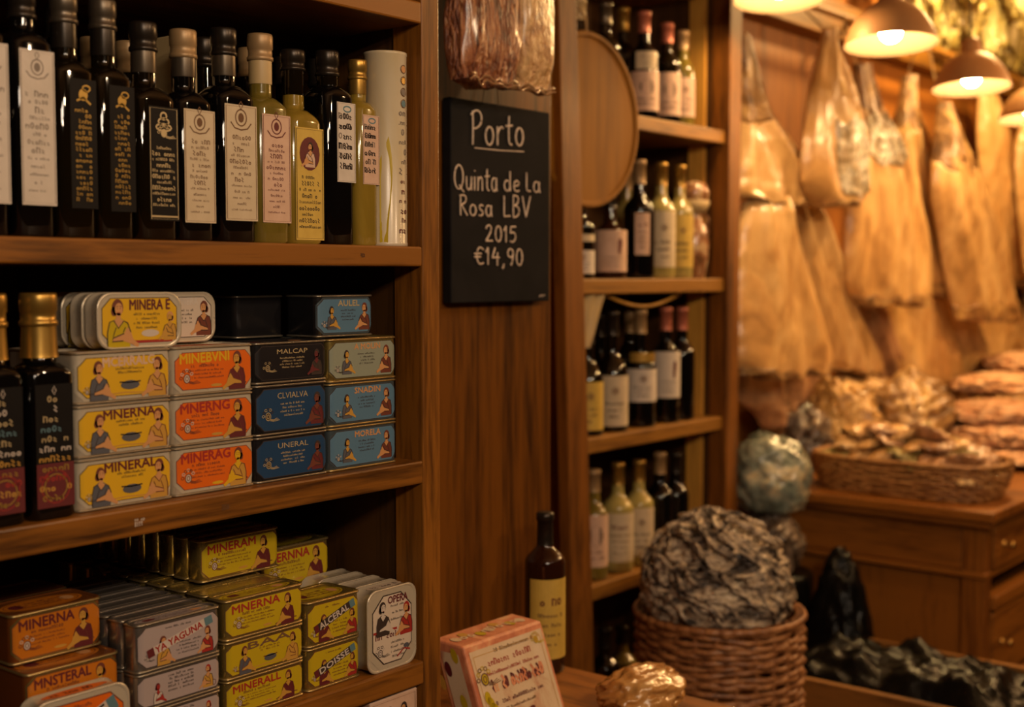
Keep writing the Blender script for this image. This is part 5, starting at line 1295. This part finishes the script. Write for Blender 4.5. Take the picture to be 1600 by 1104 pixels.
# lumpy pieces heaped behind the tray
M['knob_y'] = mottled('lumpy_yellow_dried', [(.32, (.22, .10, .025)), (.5, (.55, .30, .08)), (.68, (.78, .52, .2))], 14, rough=.4, bump=1, dist=.02, coat=.4, seed=12)
def heap(name, loc, rad, label, cat, mat, seed, amp=.22, ridge=.12, rf=(5, 5, 5), group=None, sub=5, freq=2.0, flatb=True, rz=0):
    def sq(p): return Vector((p.x, p.y, max(p.z, -rad[2] * .72) if flatb else p.z))
    o = blob_mb((0, 0, rad[2] * .72 if flatb else 0), rad, amp, freq, seed, sub, ridge, rf, sq).build(name, mat, loc=loc)
    o.rotation_euler[2] = rz
    return tag(o, label, cat, group)
q = P(1328, 690, Y=1.72)
heap('cod_heap', (3.76, 1.72, TZ), (.095, .11, .15), 'knobbly yellow dried fish standing behind the left end of the tray basket', 'fish', 'knob_y', 3, rf=(7, 7, 5))
heap('cod_heap', (4.12, 1.66, TZ), (.17, .15, .15), 'dark green and brown dried fish with tail, behind the tray basket', 'fish', 'cod_skin', 6, rf=(4, 8, 6))
heap('cod_heap', (4.05, 1.80, TZ + .17), (.22, .10, .055), 'pale curled fish lying across the heap under the hanging cod', 'fish', 'cod1', 9, rf=(5, 9, 4))
GS = 'salted cod slabs piled on the cabinet'
M['cod_pink'] = mottled('salted_cod_pink', [(.32, (.38, .16, .07)), (.48, (.62, .33, .17)), (.62, (.76, .5, .31)), (.74, (.82, .62, .42))], 9, rough=.55, bump=.9, dist=.02, coat=.15, stretch=(1, 1.6, 2), seed=4, distort=1.2)
for k, (x, y, z, a, c, t) in enumerate([
    (4.22, 1.36, 0, .27, .22, 'salted cod slab at the bottom right behind the tray basket'), (4.80, 1.40, 0, .30, .26, 'bottom salted cod slab in the middle of the cabinet top'), (5.45, 1.42, 0, .32, .28, 'bottom salted cod slab near the right frame edge'),
    (4.30, 1.38, .055, .25, .20, 'second salted cod slab up behind the tray basket'), (4.85, 1.45, .055, .28, .24, 'second salted cod slab up in the middle pile'), (5.45, 1.46, .055, .30, .25, 'second salted cod slab up near the right frame edge'),
    (4.38, 1.44, .11, .22, .18, 'third salted cod slab up, pinkish, behind the tray basket'), (4.90, 1.52, .11, .26, .20, 'third salted cod slab up in the middle pile'), (5.5, 1.52, .11, .30, .22, 'third salted cod slab up near the right frame edge'),
    (4.95, 1.60, .165, .25, .17, 'top salted cod slab of the middle pile'), (5.6, 1.58, .165, .30, .2, 'top salted cod slab near the right frame edge'), (5.35, 1.66, .22, .3, .14, 'pinkish cod slab crowning the pile below the hanging cod')]):
    heap('cod_slab', (x, y, TZ + z), (a, c, .038), t, 'fish', 'cod_pink' if k % 3 != 1 else 'cod1', 20 + k, amp=.16, ridge=.10, rf=(5, 7, 3), group=GS, rz=.15 * (k % 4) - .2)

# ------------------------------------------------------------------ wrapped bundles by the rack
M['plastic'] = mottled('blue_grey_wrap', [(.34, (.06, .075, .06)), (.48, (.20, .24, .20)), (.56, (.36, .36, .27)), (.66, (.60, .48, .28))], 5.5, rough=.22, bump=.7, dist=.02, coat=.9, seed=8, distort=1.3)
M['plastic2'] = mottled('grey_brown_wrap', [(.36, (.05, .035, .025)), (.5, (.17, .12, .085)), (.64, (.36, .24, .15))], 9, rough=.25, bump=.9, dist=.02, coat=.7, seed=5, distort=1.5)
M['black_plastic'] = mottled('black_plastic', [(.4, (.003, .003, .003)), (.7, (.006, .005, .004))], 14, rough=.25, bump=.5, dist=.01, spec=.14)
pb1 = P(1203, 728, X=3.12)
heap('wrapped_bundle', (3.12, pb1.y, .868), (.106, .106, .118), 'round blue-grey bundle in shiny plastic wrap between wine rack and cabinet', 'bundle', 'plastic', 3, amp=.10, ridge=.05, rf=(3, 3, 6))
heap('wrapped_bundle', (3.11, pb1.y + .0, .70), (.100, .09, .095), 'dark mottled plastic-wrapped bundle beneath the round blue-grey one', 'bundle', 'plastic2', 7, amp=.16, ridge=.1)
b = MB(); b.lathe([(.10, 0), (.115, .02), (.125, .69), (.12, .70), (.0005, .70)], 32, (3.11, pb1.y, 0), cap1=False); tag(b.build('bin', 'black_plastic'), 'dark round bin holding up the wrapped bundles beside the rack', 'bin')
pb2 = P(1256, 700, Y=1.80)
heap('wrapped_bundle', (pb2.x, 1.80, TZ), (.10, .10, .115), 'grey-brown wrapped bundle on the cabinet top, half behind the blue-grey bundle', 'bundle', 'plastic2', 13, amp=.14, ridge=.08)
heap('plastic_bag', (3.12, 1.42, 0), (.10, .105, .44), 'black plastic bag standing against the end of the cabinet', 'bag', 'black_plastic', 17, amp=.07, ridge=.05, rf=(5, 5, 9), freq=1.3)
# black crate of dark plastic at bottom right
cr_ = empty('wooden_crate', (2.70, .78, 0), 'low rough wooden crate filled with black plastic at the bottom right', 'crate')
b = MB()
for k in range(4):
    z0 = .02 + k * .14; b.box(0, .018, 0, .72, z0, z0 + .125); b.box(.40, .418, 0, .72, z0, z0 + .125); b.box(.018, .40, 0, .018, z0, z0 + .125); b.box(.018, .40, .702, .72, z0, z0 + .125)
M['crate_w'] = wood('rough_crate', (.06, .025, .01), (.25, .11, .04), 'y', scale=20, rough=.7, coat=0, bump=.4)
b.build('slats', 'crate_w', cr_)
b = MB()
for x in (.018, .37):
    for y in (.018, .672): b.box(x, x + .03, y, y + .03, 0, .565)
b.build('corner_blocks', 'crate_w', cr_)
b = MB(); b.box(.018, .40, .018, .702, .0, .015); b.build('base', 'crate_w', cr_)
n_ = 46; vs = []
for j in range(n_):
    for i in range(n_):
        u = i / (n_ - 1); v = j / (n_ - 1); e = min(u, 1 - u, v, 1 - v)
        vs.append((2.70 + .022 + .374 * u, .78 + .022 + .676 * v, .50 + .09 * min(1, e * 5) + .035 * noise.fractal(Vector((u * 6, v * 10, 3)), 1, 2, 5)))
N_ = len(vs); vs += [(x, y, .03) for x, y, z in vs]
fs = [(j * n_ + i, j * n_ + i + 1, (j + 1) * n_ + i + 1, (j + 1) * n_ + i) for j in range(n_ - 1) for i in range(n_ - 1)]
fs += [tuple(N_ + q for q in reversed(f)) for f in fs]
for i in range(n_ - 1):
    fs += [(i + 1, i, N_ + i, N_ + i + 1), ((n_ - 1) * n_ + i, (n_ - 1) * n_ + i + 1, N_ + (n_ - 1) * n_ + i + 1, N_ + (n_ - 1) * n_ + i), (i * n_, (i + 1) * n_, N_ + (i + 1) * n_, N_ + i * n_), ((i + 1) * n_ + n_ - 1, i * n_ + n_ - 1, N_ + i * n_ + n_ - 1, N_ + (i + 1) * n_ + n_ - 1)]
b = MB(); b.add(vs, fs, 0, True); tag(b.build('black_plastic_sheet', 'black_plastic'), 'crumpled shiny black plastic filling the crate at the bottom right', 'plastic sheet')
